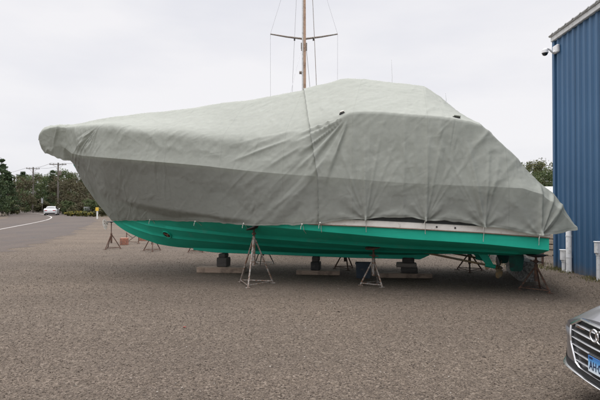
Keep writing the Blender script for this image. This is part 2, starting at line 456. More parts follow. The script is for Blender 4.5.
def spline(pts, n=10):
    out = []
    P = [Vector(p) for p in pts]
    for i in range(len(P) - 1):
        a = P[max(i - 1, 0)]; b = P[i]; c = P[i + 1]; d = P[min(i + 2, len(P) - 1)]
        for k in range(n):
            t = k / n
            out.append(.5 * (2 * b + (c - a) * t + (2 * a - 5 * b + 4 * c - d) * t * t + (3 * b - a - 3 * c + d) * t ** 3))
    out.append(P[-1]); return out

g = MB()
g.add([(-700, -60, 0), (700, -60, 0), (700, 900, 0), (-700, 900, 0)], [(0, 1, 2, 3)])
ground = tag(g.build('ground', M['gravel'], smooth=0), 'brown crushed gravel yard reaching to the road', 'ground', kind='structure')

centre = spline([(-13.2, -40), (-13.4, -10), (-13.9, 6), (-15.0, 15), (-16.6, 21), (-19.4, 28.8), (-27.8, 49.7), (-37.5, 67), (-54, 90), (-78, 112), (-120, 132), (-200, 150)], 24)
def offset(c, d, jitter=0.0, seed=0):
    out = []
    for i, p in enumerate(c):
        a = c[max(i - 1, 0)]; b = c[min(i + 1, len(c) - 1)]
        t = (b - a).normalized(); nrm = Vector((t.y, -t.x))
        j = jitter * float(noise(np.array([i * .9]), np.array([seed * 1.0]))[0]) if jitter else 0
        out.append(tuple(p + nrm * (d + j)))
    return out
road = ribbon(offset(centre, -4.9, .2, 1), offset(centre, 4.9, .45, 2), .004, 'road', M['asphalt'])
tag(road, 'grey asphalt road curving away to the left', 'road', kind='structure')
line = ribbon(offset(centre, -.085, .02, 5), offset(centre, .085, .02, 6), .008, 'road_marking', M['roadpaint'])
tag(line, 'worn white line along the middle of the road', 'road marking', kind='structure')

# loose stones lying on the gravel, denser near the camera
def stones():
    N = 190000
    d = 2.6 + 17 * rng.random(N) ** 2.3
    x = (rng.random(N) * 2 - 1) * (d * .74 + .4)
    y = d
    s = (.0030 + .0060 * rng.random(N) ** 2.4) * (1 + .05 * d) * (1 - .5 * ((d - 8) / 12).clip(0, 1))
    big = rng.random(N) > .994
    s = np.where(big, s * 1.6, s)
    base = np.array([(1, 0, 0), (-1, 0, 0), (0, 1, 0), (0, -1, 0), (0, 0, 1), (0, 0, -1)], float)
    tri = np.array([(0, 2, 4), (2, 1, 4), (1, 3, 4), (3, 0, 4), (2, 0, 5), (1, 2, 5), (3, 1, 5), (0, 3, 5)])
    V = base[None] * (.65 + .7 * rng.random((N, 6, 1)))
    V = V + .25 * rng.standard_normal((N, 6, 3))
    V[:, :, 2] *= .62
    a = rng.random(N) * 6.283
    c, sn = np.cos(a)[:, None], np.sin(a)[:, None]
    X = V[:, :, 0] * c - V[:, :, 1] * sn; Y = V[:, :, 0] * sn + V[:, :, 1] * c
    V = np.stack([X, Y, V[:, :, 2]], -1) * s[:, None, None]
    V[:, :, 0] += x[:, None]; V[:, :, 1] += y[:, None]; V[:, :, 2] += (s * .28)[:, None]
    F = (tri[None] + 6 * np.arange(N)[:, None, None]).reshape(-1, 3)
    o = np_mesh('gravel', V.reshape(-1, 3), F, M['stones'], smooth=False)
    tag(o, 'loose brown and grey gravel stones covering the yard', 'gravel', kind='stuff')
stones()

# ------------------------------------------------------------------ the boat
BO = (0.3, 10.45, 0.0); BA = R(167)
BU = Vector((math.cos(BA), math.sin(BA), 0)); BV = Vector((-math.sin(BA), math.cos(BA), 0))
def bw(s, t, z=0.0): return Vector(BO) + BU * s + BV * t + Vector((0, 0, z))

def tab(T, s, k):
    T = sorted(T); xs = [r[0] for r in T]; ys = [r[k] for r in T]
    return np.interp(s, xs, ys)
def smooth1(a, n):
    if n < 1: return a
    k = np.ones(2 * n + 1) / (2 * n + 1)
    p = np.pad(a, n, mode='reflect', reflect_type='odd')
    return np.convolve(p, k, 'valid')

boat = empty('motor_boat', BO, BA, 'teal bottomed motor boat under a grey cover propped on jack stands', 'boat')
hK = [(-4.45, .60), (-3, .54), (-2, .49), (0, .465), (1, .485), (2.2, .507), (2.9, .525), (3.45, .545), (3.92, .60), (4.49, .76), (4.92, .933), (5.27, 1.161), (5.5, 1.45), (5.8, 1.79), (6.11, 2.20), (6.32, 2.55), (6.45, 2.72)]
hC = [(-4.45, 1.85, 0.82), (-3.4, 1.895, 0.915), (-2, 1.925, 0.985), (-0.7, 1.9, 1.08), (0, 1.85, 1.13), (1.5, 1.5, 1.2), (3, 1.05, 1.32), (4, 0.62, 1.42), (5, 0.25, 1.52), (5.5, 0.12, 1.75), (6.1, 0.03, 2.18), (6.45, 0.004, 2.66)]
hW = [(-4.45, 1.88, 1.055), (-3.34, 1.93, 1.13), (-2.3, 1.97, 1.18), (-1.4, 1.98, 1.22), (-.5, 1.95, 1.24), (0, 1.91, 1.26), (1.5, 1.66, 1.33), (3, 1.26, 1.5), (4, .85, 1.62), (5, .40, 1.75), (5.5, .2, 1.95), (6.1, .05, 2.25), (6.45, .006, 2.68)]
hG = [(-4.45, 1.8, 1.45), (-3.9, 1.86, 1.74), (-3.4, 1.9, 1.89), (-2, 1.95, 1.985), (0, 1.97, 2.16), (2, 1.85, 2.39), (3.2, 1.62, 2.52), (4.8, 1.06, 2.7), (5.75, 0.58, 2.82), (6.2, 0.3, 2.87), (6.45, 0.02, 2.9)]

def hull():
    S = np.concatenate([np.linspace(-4.45, 4, 110), np.linspace(4, 6.45, 60)[1:]])
    n = 3
    zk = smooth1(tab(hK, S, 1), n)
    ct, cz = smooth1(tab(hC, S, 1), n), smooth1(tab(hC, S, 2), n)
    wt, wz = smooth1(tab(hW, S, 1), n), smooth1(tab(hW, S, 2), n)
    gt, gz = smooth1(tab(hG, S, 1), n), smooth1(tab(hG, S, 2), n)
    q = np.linspace(0, 1, 25)
    rows = []
    for i, s in enumerate(S):
        p = []
        for f in q[:-1]:
            bul = .055 * math.sin(math.pi * f) * min(1, ct[i] / .6)
            tt = ct[i] * f; zz = zk[i] + (cz[i] - zk[i]) * f - bul
            # two lifting strakes run along the bottom
            for f0, w in ((.40, .045), (.70, .045)):
                e = (f - f0) / w
                if 0 <= e <= 1 and -4.2 < s < 4.9:
                    zz -= .040 * (1 - e) * min(1, ct[i] / .4); tt += .024 * (1 - e) * min(1, ct[i] / .4)
            p.append((tt, zz))
        p.append((ct[i], cz[i]))
        p.append((ct[i] + .025, cz[i] + .012))          # chine flat
        for f in np.linspace(0, 1, 5)[1:]:
            p.append((ct[i] + .025 + (wt[i] - ct[i] - .025) * f, cz[i] + .012 + (wz[i] - cz[i] - .012) * f))
        for f in np.linspace(0, 1, 6)[1:]:
            p.append((wt[i] + (gt[i] - wt[i]) * f, wz[i] + (gz[i] - wz[i]) * f))
        rows.append(p)
    A = np.array(rows)                                   # (ns, nv, 2)
    nv = A.shape[1]
    P = np.zeros((len(S), nv, 3)); P[:, :, 0] = S[:, None]; P[:, :, 1] = A[:, :, 0]; P[:, :, 2] = A[:, :, 1]
    mb = MB()
    mb.grid(P[:, :30]); mb.grid(P[:, 29:], mi=1)
    Q = P.copy(); Q[:, :, 1] *= -1
    mb.grid(Q[:, :30], flip=True); mb.grid(Q[:, 29:], mi=1, flip=True)
    # deck and transom
    D = np.stack([P[:, -1], Q[:, -1]], 1); mb.grid(D, mi=1)
    tr = [tuple(p) for p in P[0]] + [tuple(p) for p in Q[0][::-1]]
    mb.add(tr, [tuple(range(len(tr)))], 0)
    return mb.build('hull', [M['teal'], M['topside']], boat, 28)
hull_o = hull()
bvh = BVHTree.FromPolygons([tuple(v.co) for v in hull_o.data.vertices], [tuple(p.vertices) for p in hull_o.data.polygons])
def under(s, t):
    h = bvh.ray_cast(Vector((s, t, -.5)), Vector((0, 0, 1)))
    return h[0].z if h[0] else .8
def side(s, z):
    h = bvh.ray_cast(Vector((s, 4, z)), Vector((0, -1, 0)))
    return h[0], h[1]

# cream rail above the waterline, both sides
def rail():
    S = np.linspace(-4.46, .2, 80)
    wt, wz = tab(hW, S, 1), tab(hW, S, 2); gt, gz = tab(hG, S, 1), tab(hG, S, 2)
    for sg in (1, -1):
        rows = []
        for i, s in enumerate(S):
            f1 = .105 / (gz[i] - wz[i])
            t1 = wt[i] + (gt[i] - wt[i]) * f1; z1 = wz[i] + .105
            pr = [(wt[i] - .01, wz[i] - .004), (wt[i] + .022, wz[i]), (wt[i] + .026, wz[i] + .05), (t1 + .026, z1 - .006), (t1 + .012, z1), (t1 - .02, z1)]
            rows.append([(s, sg * a, b) for a, b in pr])
        mb = MB(); mb.grid(np.array(rows), flip=(sg < 0)); mb.build('rub_rail', M['strip'], boat, 40)
rail()
S = np.linspace(-4.46, -.3, 60)
for sg in (1, -1):
    rows = []
    for s in S:
        w, z = float(tab(hW, s, 1)), float(tab(hW, s, 2))
        rows.append([(s, sg * (w + .018), z - .02), (s, sg * (w + .030), z - .012), (s, sg * (w + .026), z - .002), (s, sg * (w + .0), z - .001)])
    mb = MB(); mb.grid(np.array(rows), flip=(sg < 0)); mb.build('seam_moulding', M['plank'], boat, 0)
# drain fittings in the rail
for s in (-2.62, -2.93):
    t0 = float(tab(hW, s, 1)) + .026; z0 = float(tab(hW, s, 2)) + .05
    MB().lathe([(.016, 0), (.016, .012), (.008, .014), (.008, .004), (0, .004)], n=12, M=Matrix.Rotation(R(-90), 3, 'X'), c=(s, t0 - .002, z0)).build('drain_fitting', M['dark'], boat)
# bow thruster; a dark disc stands for the shade inside its tunnel
hp, hn = side(3.48, .905)
if hp:
    if hn.y < 0: hn = -hn
    M3 = hn.to_track_quat('Z', 'Y').to_matrix()
    MB().lathe([(.118, -.02), (.122, .012), (.108, .018), (.095, .010), (.092, -.018)], n=28, M=M3, c=hp + hn * .022).build('thruster_ring', M['teal'], boat)
    MB().lathe([(.105, -.004), (.1, .008), (0, .008)], n=28, M=M3, c=hp + hn * .022).build('thruster_shade_disc', M['dark'], boat)
    mb = MB()
    for k in range(3):
        a = k * 2.094 + .4
        mb.box(M3 @ Vector((.045 * math.cos(a), .045 * math.sin(a), .008)) + hp + hn * .024, (.08, .03, .006), M3 @ rotz(a))
    mb.build('thruster_blade', M['bronze'], boat)
# skeg, shaft, strut, propeller, rudder
mb = MB()
sk = []
for s, zb, w in ((-2.6, .50, .02), (-2.4, .405, .035), (-1, .40, .05), (1, .425, .05), (2.4, .44, .05), (3.0, .49, .03)):
    sk.append([(s, w, .56), (s, w, zb + .01), (s, w * .6, zb), (s, -w * .6, zb), (s, -w, zb + .01), (s, -w, .56)])
A = np.array(sk); mb.grid(A); mb.add(sk[0], [(0, 1, 2, 3, 4, 5)]); mb.add(sk[-1], [(5, 4, 3, 2, 1, 0)])
mb.build('skeg', M['teal'], boat, 30)
for sg in (1, -1):
    e = Vector((-3.88, sg * .62, .36)); a = Vector((-2.25, sg * .62, .66))
    MB().tube([a, e], .022, 10).build('propeller_shaft', M['bronze'], boat)
    mb = MB()
    mb.grid(np.array([[(-3.42, sg * .66, .74), (-3.62, sg * .66, .74), (-3.62, sg * .60, .74), (-3.42, sg * .60, .74), (-3.42, sg * .66, .74)],
                      [(-3.66, sg * .645, .40), (-3.80, sg * .645, .40), (-3.80, sg * .595, .40), (-3.66, sg * .595, .40), (-3.66, sg * .645, .40)]]))
    mb.tube([(-3.64, sg * .62, .405), (-3.83, sg * .62, .370)], .042, 14)
    mb.build('shaft_strut', M['teal'], boat, 30)
    mb = MB()
    mb.tube([(-3.84, sg * .62, .368), (-3.93, sg * .62, .352), (-3.97, sg * .62, .345)], [.04, .035, .012], 12)
    for k in range(4):
        a0 = k * math.pi / 2 + .5
        rows = []
        for rr, wd, tw in ((.03, .05, .9), (.10, .10, .65), (.17, .115, .5), (.215, .06, .42)):
            row = []
            for u in (-1, -.3, .3, 1):
                off = wd * u
                row.append((-3.885 - off * math.sin(tw) * .8, sg * .62 + rr * math.cos(a0) - off * math.cos(tw) * math.sin(a0), .36 + rr * math.sin(a0) + off * math.cos(tw) * math.cos(a0)))
            rows.append(row)
        A = np.array(rows); mb.grid(A); B = A.copy(); B[:, :, 0] -= .008; mb.grid(B, flip=True)
    mb.build('propeller', M['bronze'], boat, 40)
    mb = MB()
    rows = []
    for z, c0, c1, w in ((.70, -4.10, -4.34, .028), (.55, -4.08, -4.36, .026), (.33, -4.10, -4.33, .018), (.29, -4.13, -4.29, .010)):
        rows.append([(c0, sg * .62, z), (c0 - .06, sg * .62 + w, z), (c1, sg * .62, z), (c0 - .06, sg * .62 - w, z), (c0, sg * .62, z)])
    mb.grid(np.array(rows)); mb.add(rows[-1][:4], [(0, 1, 2, 3)])
    mb.tube([(-4.17, sg * .62, .60), (-4.17, sg * .62, .86)], .025, 10)
    mb.build('rudder', M['dark_teal'], boat, 35)
# exhaust outlets and whip aerials
for s, t, zb, zt in ((-1.80, 0, 4.05, 4.86), (-2.93, .25, 3.7, 3.98)):
    MB().tube([(s, t, zb), (s - .01, t, (zb + zt) / 2), (s + .005, t, zt)], [.012, .008, .004], 6).build('whip_aerial', M['camwhite'], boat)

# ------------------------------------------------------------------ the cover
cover = empty('boat_cover', BO, BA, 'weathered grey green canvas cover draped over the whole boat', 'cover')
cP = [(-4.92, 1.25), (-4.89, 1.3), (-4.72, 1.62), (-4.58, 1.88), (-4.37, 2.1), (-4.05, 2.5), (-3.73, 2.95), (-3.45, 3.36), (-3.14, 3.66), (-2.83, 3.95), (-2.5, 4.2), (-2.2, 4.265), (-1.76, 4.34), (-1.21, 4.465), (-0.64, 4.515), (-0.12, 4.47), (0.24, 4.39), (0.67, 4.345), (1.42, 4.245), (2.18, 4.19), (2.84, 4.11), (3.66, 4.04), (4.22, 4.015), (5.31, 3.925), (5.67, 3.875), (6.12, 3.79), (6.5, 3.745), (6.89, 3.745), (7.2, 3.75), (7.33, 3.73), (7.44, 3.62), (7.5, 3.45), (7.52, 3.36)]
cR = [(-4.92, 1.68, 1.22), (-4.89, 1.67, 1.26), (-4.72, 1.66, 1.57), (-4.58, 1.66, 1.8), (-4.37, 1.66, 1.98), (-4.05, 1.7, 2.31), (-3.73, 1.75, 2.67), (-3.39, 1.8, 3.0), (-3.03, 1.86, 3.09), (-2.69, 1.92, 3.145), (-1.99, 1.93, 3.228), (-1.64, 1.93, 3.28), (-1.22, 1.94, 3.298), (-1.09, 1.94, 3.285), (-0.71, 1.91, 3.157), (-0.12, 1.87, 3.036), (0.48, 1.85, 2.964), (1.0, 1.84, 2.944), (1.54, 1.81, 3.008), (1.99, 1.78, 3.068), (2.53, 1.68, 3.187), (3.28, 1.52, 3.221), (3.88, 1.35, 3.315), (4.5, 1.12, 3.47), (5.16, 0.85, 3.532), (5.84, 0.53, 3.577), (6.3, 0.33, 3.6), (6.6, 0.27, 3.62), (7.0, 0.26, 3.62), (7.22, 0.245, 3.56), (7.36, 0.2, 3.46), (7.46, 0.11, 3.38), (7.52, 0.015, 3.34)]
cG = [(-4.92, 1.72, 1.2), (-4.85, 1.74, 1.25), (-4.7, 1.79, 1.43), (-4.5, 1.86, 1.63), (-4.3, 1.93, 1.78), (-4.0, 2.0, 1.88), (-3, 2.07, 1.935), (-2, 2.1, 1.99), (-1, 2.11, 2.085), (0, 2.06, 2.17), (0.84, 2.0, 2.257), (1.93, 1.92, 2.395), (3.19, 1.68, 2.53), (4.81, 1.12, 2.71), (5.75, 0.64, 2.83), (6.2, 0.4, 2.92), (6.5, 0.24, 3.06), (6.7, 0.185, 3.15), (7.0, 0.175, 3.15), (7.25, 0.165, 3.17), (7.38, 0.13, 3.22), (7.46, 0.08, 3.26), (7.52, 0.012, 3.3)]
cB = [(-4.92, 1.74, 1.17), (-4.75, 1.8, 1.155), (-4.55, 1.9, 1.11), (-4.28, 1.955, 1.085), (-4.0, 1.975, 1.15), (-3.67, 1.99, 1.205), (-3.39, 2.0, 1.225), (-3.1, 2.02, 1.285), (-2.75, 2.02, 1.345), (-2.43, 2.035, 1.325), (-2.2, 2.04, 1.37), (-1.7, 2.045, 1.37), (-1.39, 2.04, 1.325), (-1.0, 2.03, 1.325), (-0.5, 2.0, 1.247), (0, 1.95, 1.21), (0.88, 1.76, 1.212), (2.0, 1.46, 1.232), (3.0, 1.02, 1.24), (3.6, 0.75, 1.24), (4.3, 0.44, 1.225), (5.0, 0.18, 1.2), (5.25, 0.06, 1.195), (5.4, 0.022, 1.31), (5.5, 0.018, 1.425), (5.8, 0.018, 1.735), (6.11, 0.018, 2.13), (6.32, 0.02, 2.475), (6.42, 0.03, 2.66), (6.52, 0.08, 2.8), (6.75, 0.1, 2.8), (7.04, 0.1, 2.85), (7.25, 0.08, 2.95), (7.42, 0.05, 3.11), (7.52, 0.01, 3.26)]
TIES = (-1.39, -2.43, -3.40, -4.28)

def hull_half(s, z):
    sh = s.shape; s = s.ravel(); z = z.ravel()
    kz = tab(hK, s, 1); pts = [(0 * s, kz)] + [(tab(T_, s, 1), tab(T_, s, 2)) for T_ in (hC, hW, hG)]
    r = np.zeros_like(s)
    for (ta, za), (tb, zb) in zip(pts, pts[1:]):
        m = (z >= za - .001) & (z <= zb + .05)
        f = ((z - za) / np.maximum(zb - za, 1e-4)).clip(0, 1)
        r = np.where(m, np.maximum(r, ta + (tb - ta) * f), r)
    return np.where(s < -4.5, 0, r).reshape(sh)

def cover_panel(name, u0, u1, nu, outset, seam_end):
    NV = 120
    u = np.linspace(u0, u1, nu)
    v = np.linspace(-1, 1, 2 * NV + 1); av = np.abs(v)              # 0 = ridge, 1 = hem
    br = np.array([0, .40, .70, 1.0])                               # P, R, G, B
    shear = np.interp(1 - av, [0, .30, .60, 1.0], [0, 0, .2, .74])
    U, W = np.meshgrid(u, av, indexing='ij')
    SG = np.sign(np.meshgrid(u, v, indexing='ij')[1])
    S = U + shear[None, :] * np.exp(-((U + .5) / 1.1) ** 2)
    def T(tabl, k): return np.interp(S.ravel(), [r[0] for r in tabl], [r[k] for r in tabl]).reshape(S.shape)
    ctl_t = [np.zeros_like(S), T(cR, 1), T(cG, 1), T(cB, 1)]
    ctl_z = [T(cP, 1), T(cR, 2), T(cG, 2), T(cB, 2)]
    t = np.zeros_like(S); z = np.zeros_like(S)
    for k in range(3):
        m = (W >= br[k]) & ((W < br[k + 1]) if k < 2 else (W <= 1.001))
        f = (W - br[k]) / (br[k + 1] - br[k])
        tt = ctl_t[k] + (ctl_t[k + 1] - ctl_t[k]) * f
        zz = ctl_z[k] + (ctl_z[k + 1] - ctl_z[k]) * f
        if k == 0:                                                   # the roof sags a little between ridge and shoulder
            zz = zz - .05 * np.sin(np.pi * f) * sstep(.4, 2.5, S) * (1 - sstep(5, 6.3, S)) + .03 * np.sin(np.pi * f) * (1 - sstep(-.8, .4, S)) * sstep(-4, -3, S)
            tt = tt + .05 * np.sin(np.pi * f) * sstep(6.3, 6.8, S)
        if k == 1:
            zz = zz + 0
            tt = tt - .03 * np.sin(np.pi * f) * sstep(.0, 1.5, S) * (1 - sstep(4.5, 6, S))
        t[m] = tt[m]; z[m] = zz[m]
    t = t * np.where(SG == 0, 1, SG)
    # round the corners of every section
    def sm(a, n):
        k = np.ones(2 * n + 1) / (2 * n + 1)
        p = np.pad(a, ((0, 0), (n, n)), mode='reflect', reflect_type='odd')
        c = np.cumsum(np.pad(p, ((0, 0), (1, 0))), axis=1)
        return (c[:, 2 * n + 1:] - c[:, :-2 * n - 1]) / (2 * n + 1)
    t_raw, z_raw = t.copy(), z.copy()
    soft = (sstep(-.9, -.2, S))                                      # foredeck shoulder is softer than the wheelhouse edge
    t1, z1 = sm(sm(t, 1), 1), sm(sm(z, 1), 1); t2, z2 = sm(sm(t, 7), 5), sm(sm(z, 7), 5)
    low = sstep(.60, .68, W)                                         # keep the gunwale crease crisp
    soft = soft * (1 - low)
    crisp = sstep(.56, .64, W)
    t0, z0 = sm(t, 1), sm(z, 1)
    t = t1 * (1 - soft) + t2 * soft; z = z1 * (1 - soft) + z2 * soft
    t = t * (1 - crisp) + t0 * crisp; z = z * (1 - crisp) + z0 * crisp
    edge = np.abs(W - .70) < .045                                    # a hard fold over the gunwale
    edge = edge | ((np.abs(W - .40) < .035) & (S < -.9) & (S > -4.3))
    t = np.where(edge, t_raw, t); z = np.where(edge, z_raw, z)
    P = np.stack([S, t, z], -1)
    # arc length up from the hem
    seg = np.linalg.norm(np.diff(P, axis=1), axis=2)
    cum = np.concatenate([np.zeros((nu, 1)), np.cumsum(seg, axis=1)], 1)
    q = np.where(SG < 0, cum, cum[:, -1:] - cum); q = np.minimum(q, cum[:, -1:] - q)
    du = np.gradient(P, axis=0); dv = np.gradient(P, axis=1)
    nrm = np.cross(dv, du); nrm /= (np.linalg.norm(nrm, axis=2, keepdims=True) + 1e-9)
    out = np.sign((nrm[..., 1] * np.where(SG == 0, 0, SG) + nrm[..., 2] * .8)); out[out == 0] = 1
    nrm *= out[..., None]
    sd = SG * 31.7
    above = 1 - sstep(.60, .72, W)                                   # 1 above the gunwale (free cloth), 0 against the hull
    roof = 1 - sstep(.34, .46, W)
    d = .011 * fbm(S * .9, q * .9, sd, 2) * (.45 + .55 * above)
    # crumple: short sharp creases in two directions
    a1 = S * .83 + q * .55; b1 = -S * .55 + q * .83
    a2 = S * .80 - q * .60; b2 = S * .60 + q * .80
    wob = .35 * fbm(S * 1.1, q * 1.1, sd + 3, 2)
    d += .005 * (creases(b1 * 3.4 + wob, a1 * .9, sd) - .35) * (.55 + .6 * fbm(S * .6, q * .6, 8 + sd, 2).clip(-.6, 1))
    d += .005 * (creases(b2 * 4.2 + wob, a2 * 1.1, sd + 5) - .35)
    d += .004 * (creases(S * 5 + 2 * wob, q * 6, sd + 9) - .4)
    d += .0028 * fbm(S * 11, q * 11, sd + 2, 3)
    front = sstep(-.5, .0, S)
    # sag lines under the shoulder of the foredeck
    d += .022 * front * (1 - sstep(4.9, 5.6, S)) * np.exp(-((W - .52) / .12) ** 2) * (creases(b1 * 1.6 + wob, a1 * .55, sd + 21) - .4)
    # folds that hang from the bow
    bowm = sstep(4.5, 5.3, S) * (1 - sstep(6.45, 6.7, S)) * sstep(.36, .5, W)
    d += .04 * bowm * (creases(S * 3.6 - q * .35 + .5 * wob, q * .35, sd + 12) - .35)
    # gathered cloth round the pulpit
    pul = sstep(6.35, 6.65, S)
    d += .045 * pul * (creases(S * 4.2 + q * 1.6 + wob, q * .8 - S * .5, sd + 14) - .4)
    d += -.030 * np.exp(-((S - 6.46 - .10 * W) / .05) ** 2) * sstep(.12, .3, W)
    # diagonal pull towards the seam
    dm = np.exp(-((S + .35) / 1.15) ** 2) * front * sstep(.34, .5, W)
    d += .046 * dm * (creases((q * .86 + S * .50) * 2.6 + .4 * wob, (S * .86 - q * .5) * .35, sd + 16) - .35)
    # creases that fan out from the wheelhouse corner
    ax, az = S + 1.10, 3.28 - z
    ang = np.arctan2(ax, az + .02); r = np.hypot(ax, az)
    fan = sstep(.05, .25, ang) * (1 - sstep(1.15, 1.5, ang)) * sstep(.06, .35, r) * (1 - sstep(1.9, 2.8, r)) * (np.abs(t) > .7) * (1 - sstep(-.2, .05, S - .0) * 0)
    d += .062 * fan * (creases(ang * 8.5 + .18 * wob, r * .5, sd + 18) - .35) * (1 - front * .35)
    # creases that fan from the bow rail corner towards the stem
    ax, az = S - 5.05, 3.50 - z
    ang = np.arctan2(ax, az + .02); r = np.hypot(ax, az)
    fan = sstep(.15, .40, ang) * (1 - sstep(1.1, 1.4, ang)) * sstep(.08, .35, r) * (1 - sstep(1.2, 1.7, r)) * (np.abs(t) > .12)
    d += .055 * fan * (creases(ang * 9 + .2 * wob, r * .6, sd + 28) - .35)
    # vertical hang of the wheelhouse sides
    vm = (1 - sstep(-1.2, -.95, S)) * sstep(-3.4, -3.0, S) * sstep(.40, .5, W)
    d += .020 * vm * (creases(S * 3.1 + .25 * wob, q * .25, sd + 23) - .4)
    # long diagonal pulls down the stern slope
    stn = (1 - sstep(-3.5, -2.9, S)) * sstep(.2, .42, W)
    d += .026 * stn * (creases((S * .74 + q * .52) * 3.2 + .3 * wob, (q * .74 - S * .52) * .3, sd + 25) - .35)
    # pinches where the cover is tied down
    for s0 in TIES:
        rx = S - s0; rr = np.hypot(rx, q) + 1e-4; an = np.arctan2(rx, q + .03)
        sk = .25 * math.sin(s0 * 9) if s0 > -4 else -.38; lowm = sstep(.40, .58, W)
        d += lowm * .018 * np.exp(-rr / .7) * sstep(.0, .15, rr) * np.cos((an + .12 * wob) * 9) * (np.abs(an) < 1.57)
        for off, am in ((.16, .020), (-.18, .022), (.55, .016), (-.62, .016)):
            d += lowm * am * np.exp(-((rx - (off + .6 * sk) * q) / (.012 + .016 * q)) ** 2) * np.exp(-q / (1.5 if abs(off) < .3 else .6))
        d += lowm * .042 * np.exp(-((rx - sk * q) / (.020 + .020 * q)) ** 2) * np.exp(-q / 2.2)
        d += lowm * .028 * np.exp(-((rx - (.34 + sk) * q) / (.014 + .020 * q)) ** 2) * np.exp(-q / 1.0)
        d += lowm * .024 * np.exp(-((rx + (.40 - sk) * q) / (.014 + .020 * q)) ** 2) * np.exp(-q / .8)
    d += .035 * sstep(.04, 0, 1 - W) * 0
    d *= 1 - .75 * front * np.exp(-((W - .69) / .055) ** 2)     # taut along the gunwale
    hullside = 1 - above
    d = np.where(d < 0, d * (1 - .62 * hullside), d)
    fade = np.minimum(1, (7.53 - S) / .25).clip(.05, 1) * np.minimum(1, (S + 4.96) / .15).clip(.1, 1)
    stemfade = np.where(S > 5.2, np.minimum(1, np.abs(t) / .14 + .22), 1.0)
    d = d * fade * stemfade + outset
    P = P + nrm * d[..., None]
    # the cloth lies on the hull, never inside it
    need = hull_half(P[..., 0], P[..., 2]) + .024
    m_ = (W > .60) & (P[..., 0] < 6.4)
    P[..., 1] = np.where(m_, np.where(t >= 0, 1, -1) * np.maximum(np.abs(P[..., 1]), need + .35 * (d - outset).clip(0, .05)), P[..., 1])
    # the hem wanders and droops a little
    hem = sstep(.93, 1, W)
    P[..., 2] += hem * (.016 * fbm(S * 2.2, q * 0 + sd, 3, 3) + .010 * noise(S * 9, sd + 0 * S, 1))
    P[..., 2] += hem * sstep(6.45, 6.6, S) * (.05 * noise(S * 6, sd * 0 + S * 0, 7) + .03)
    if seam_end:                                                     # rolled edge along the seam
        e = np.exp(-np.abs(U - (u0 if seam_end < 0 else u1)) / .03)
        P[..., 1] += 0; P += nrm * (.016 * e * (.6 + .8 * np.abs(noise(q * 7, q * 0, 4))))[..., None]
    nvv = P.shape[1]
    idx = np.arange(nu * nvv).reshape(nu, nvv)
    hemd = q.ravel(); gi = [i for i in range(nvv) if abs(abs(v[i]) - .70) < .002]
    F = np.stack([idx[:-1, :-1], idx[:-1, 1:], idx[1:, 1:], idx[1:, :-1]], -1).reshape(-1, 4)
    o = np_mesh(name, P.reshape(-1, 3), F, M['canvas'], cover)
    at = o.data.attributes.new('hem', 'FLOAT', 'POINT'); at.data.foreach_set('value', hemd.astype(np.float32))
    ev = np.zeros(len(o.data.edges) * 2, np.int32); o.data.edges.foreach_get('vertices', ev); ev = ev.reshape(-1, 2)
    shp = np.isin(ev[:, 0] % nvv, gi) & (ev[:, 0] % nvv == ev[:, 1] % nvv)
    se = o.data.attributes.get('sharp_edge') or o.data.attributes.new('sharp_edge', 'BOOLEAN', 'EDGE')
    se.data.foreach_set('value', shp)
    return o, P, nrm, v
SEAM = -.5
rear_o, PR, NR, VV = cover_panel('rear_panel', -4.92, SEAM - .02, 300, .022, 1)
front_o, PF, NF, VV = cover_panel('front_panel', SEAM - .10, 7.52, 430, .0, 0)
# stitched seam where the two panels overlap
mb = MB()
row = PR[-1]; rown = NR[-1]
pts = [Vector(row[i] + rown[i] * (.008 if (i // 3) % 2 else -.006)) for i in range(len(VV))]
mb.tube(pts, .005, 5)
lace = mb.build('seam_lacing', M['seamcord'], cover)

cover_bvh = BVHTree.FromPolygons([tuple(p) for p in np.concatenate([PR.reshape(-1, 3), PF.reshape(-1, 3)])],
    [tuple(p.vertices) for p in rear_o.data.polygons] + [tuple(i + PR.shape[0] * PR.shape[1] for i in p.vertices) for p in front_o.data.polygons])
def on_cover(s, z):
    h = cover_bvh.ray_cast(Vector((s, 5, z)), Vector((0, -1, 0)))
    return h[0], h[1]
# ties along the hem
def tie(s, zt, ln, t):
    mb = MB()
    a = Vector((s, t, zt + .02))
    sg = 1 if t > 0 else -1
    pts = [a]; x_ = s
    for j in range(1, 8):
        zz = zt - ln * j / 7; x_ += random.uniform(-.004, .004)
        hh = float(hull_half(np.array([s]), np.array([zz]))[0])
        if hh < .05: break
        pts.append(Vector((x_, sg * (hh + .034), zz)))
    mb.tube(pts, .0045, 6)
    mb.tube([a, a + Vector((.02, sg * .015, -.05)), a + Vector((.026, sg * .012, -.09 - .02 * random.random()))], .0045, 5)
    mb.lathe([(0, -.016), (.013, -.009), (.016, .003), (.010, .013), (0, .018)], c=a + Vector((0, .008, -.005)), n=10)
    return mb.build('tie_cord', M['cord'], cover, 60)
for s, ln in ((3.75, .09), (2.28, .22), (1.05, .12), (-.20, .20), (-.55, .17), (-1.39, .22), (-2.43, .24), (-3.40, .26), (-4.28, .17)):
    tb, zb = float(np.interp(s, [r[0] for r in cB], [r[1] for r in cB])), float(np.interp(s, [r[0] for r in cB], [r[2] for r in cB]))
    tie(s, zb, ln, tb + .055)
    if s < 0: tie(s, zb, ln, -tb - .055)
# knotted bundle of cord at the stem
mb = MB()
for k in range(7):
    a0 = random.uniform(0, 6.28); pts = []
    for j in range(9):
        an = a0 + j * .8
        pts.append((5.42 + .05 * math.cos(an) + random.uniform(-.02, .02), .10 + .04 * math.sin(an), 1.20 + .05 * math.sin(an * 1.3) - .02 * j + random.uniform(-.02, .02)))
    mb.tube(pts, .010, 5)
mb.build('knotted_cord', M['cord'], cover, 60)
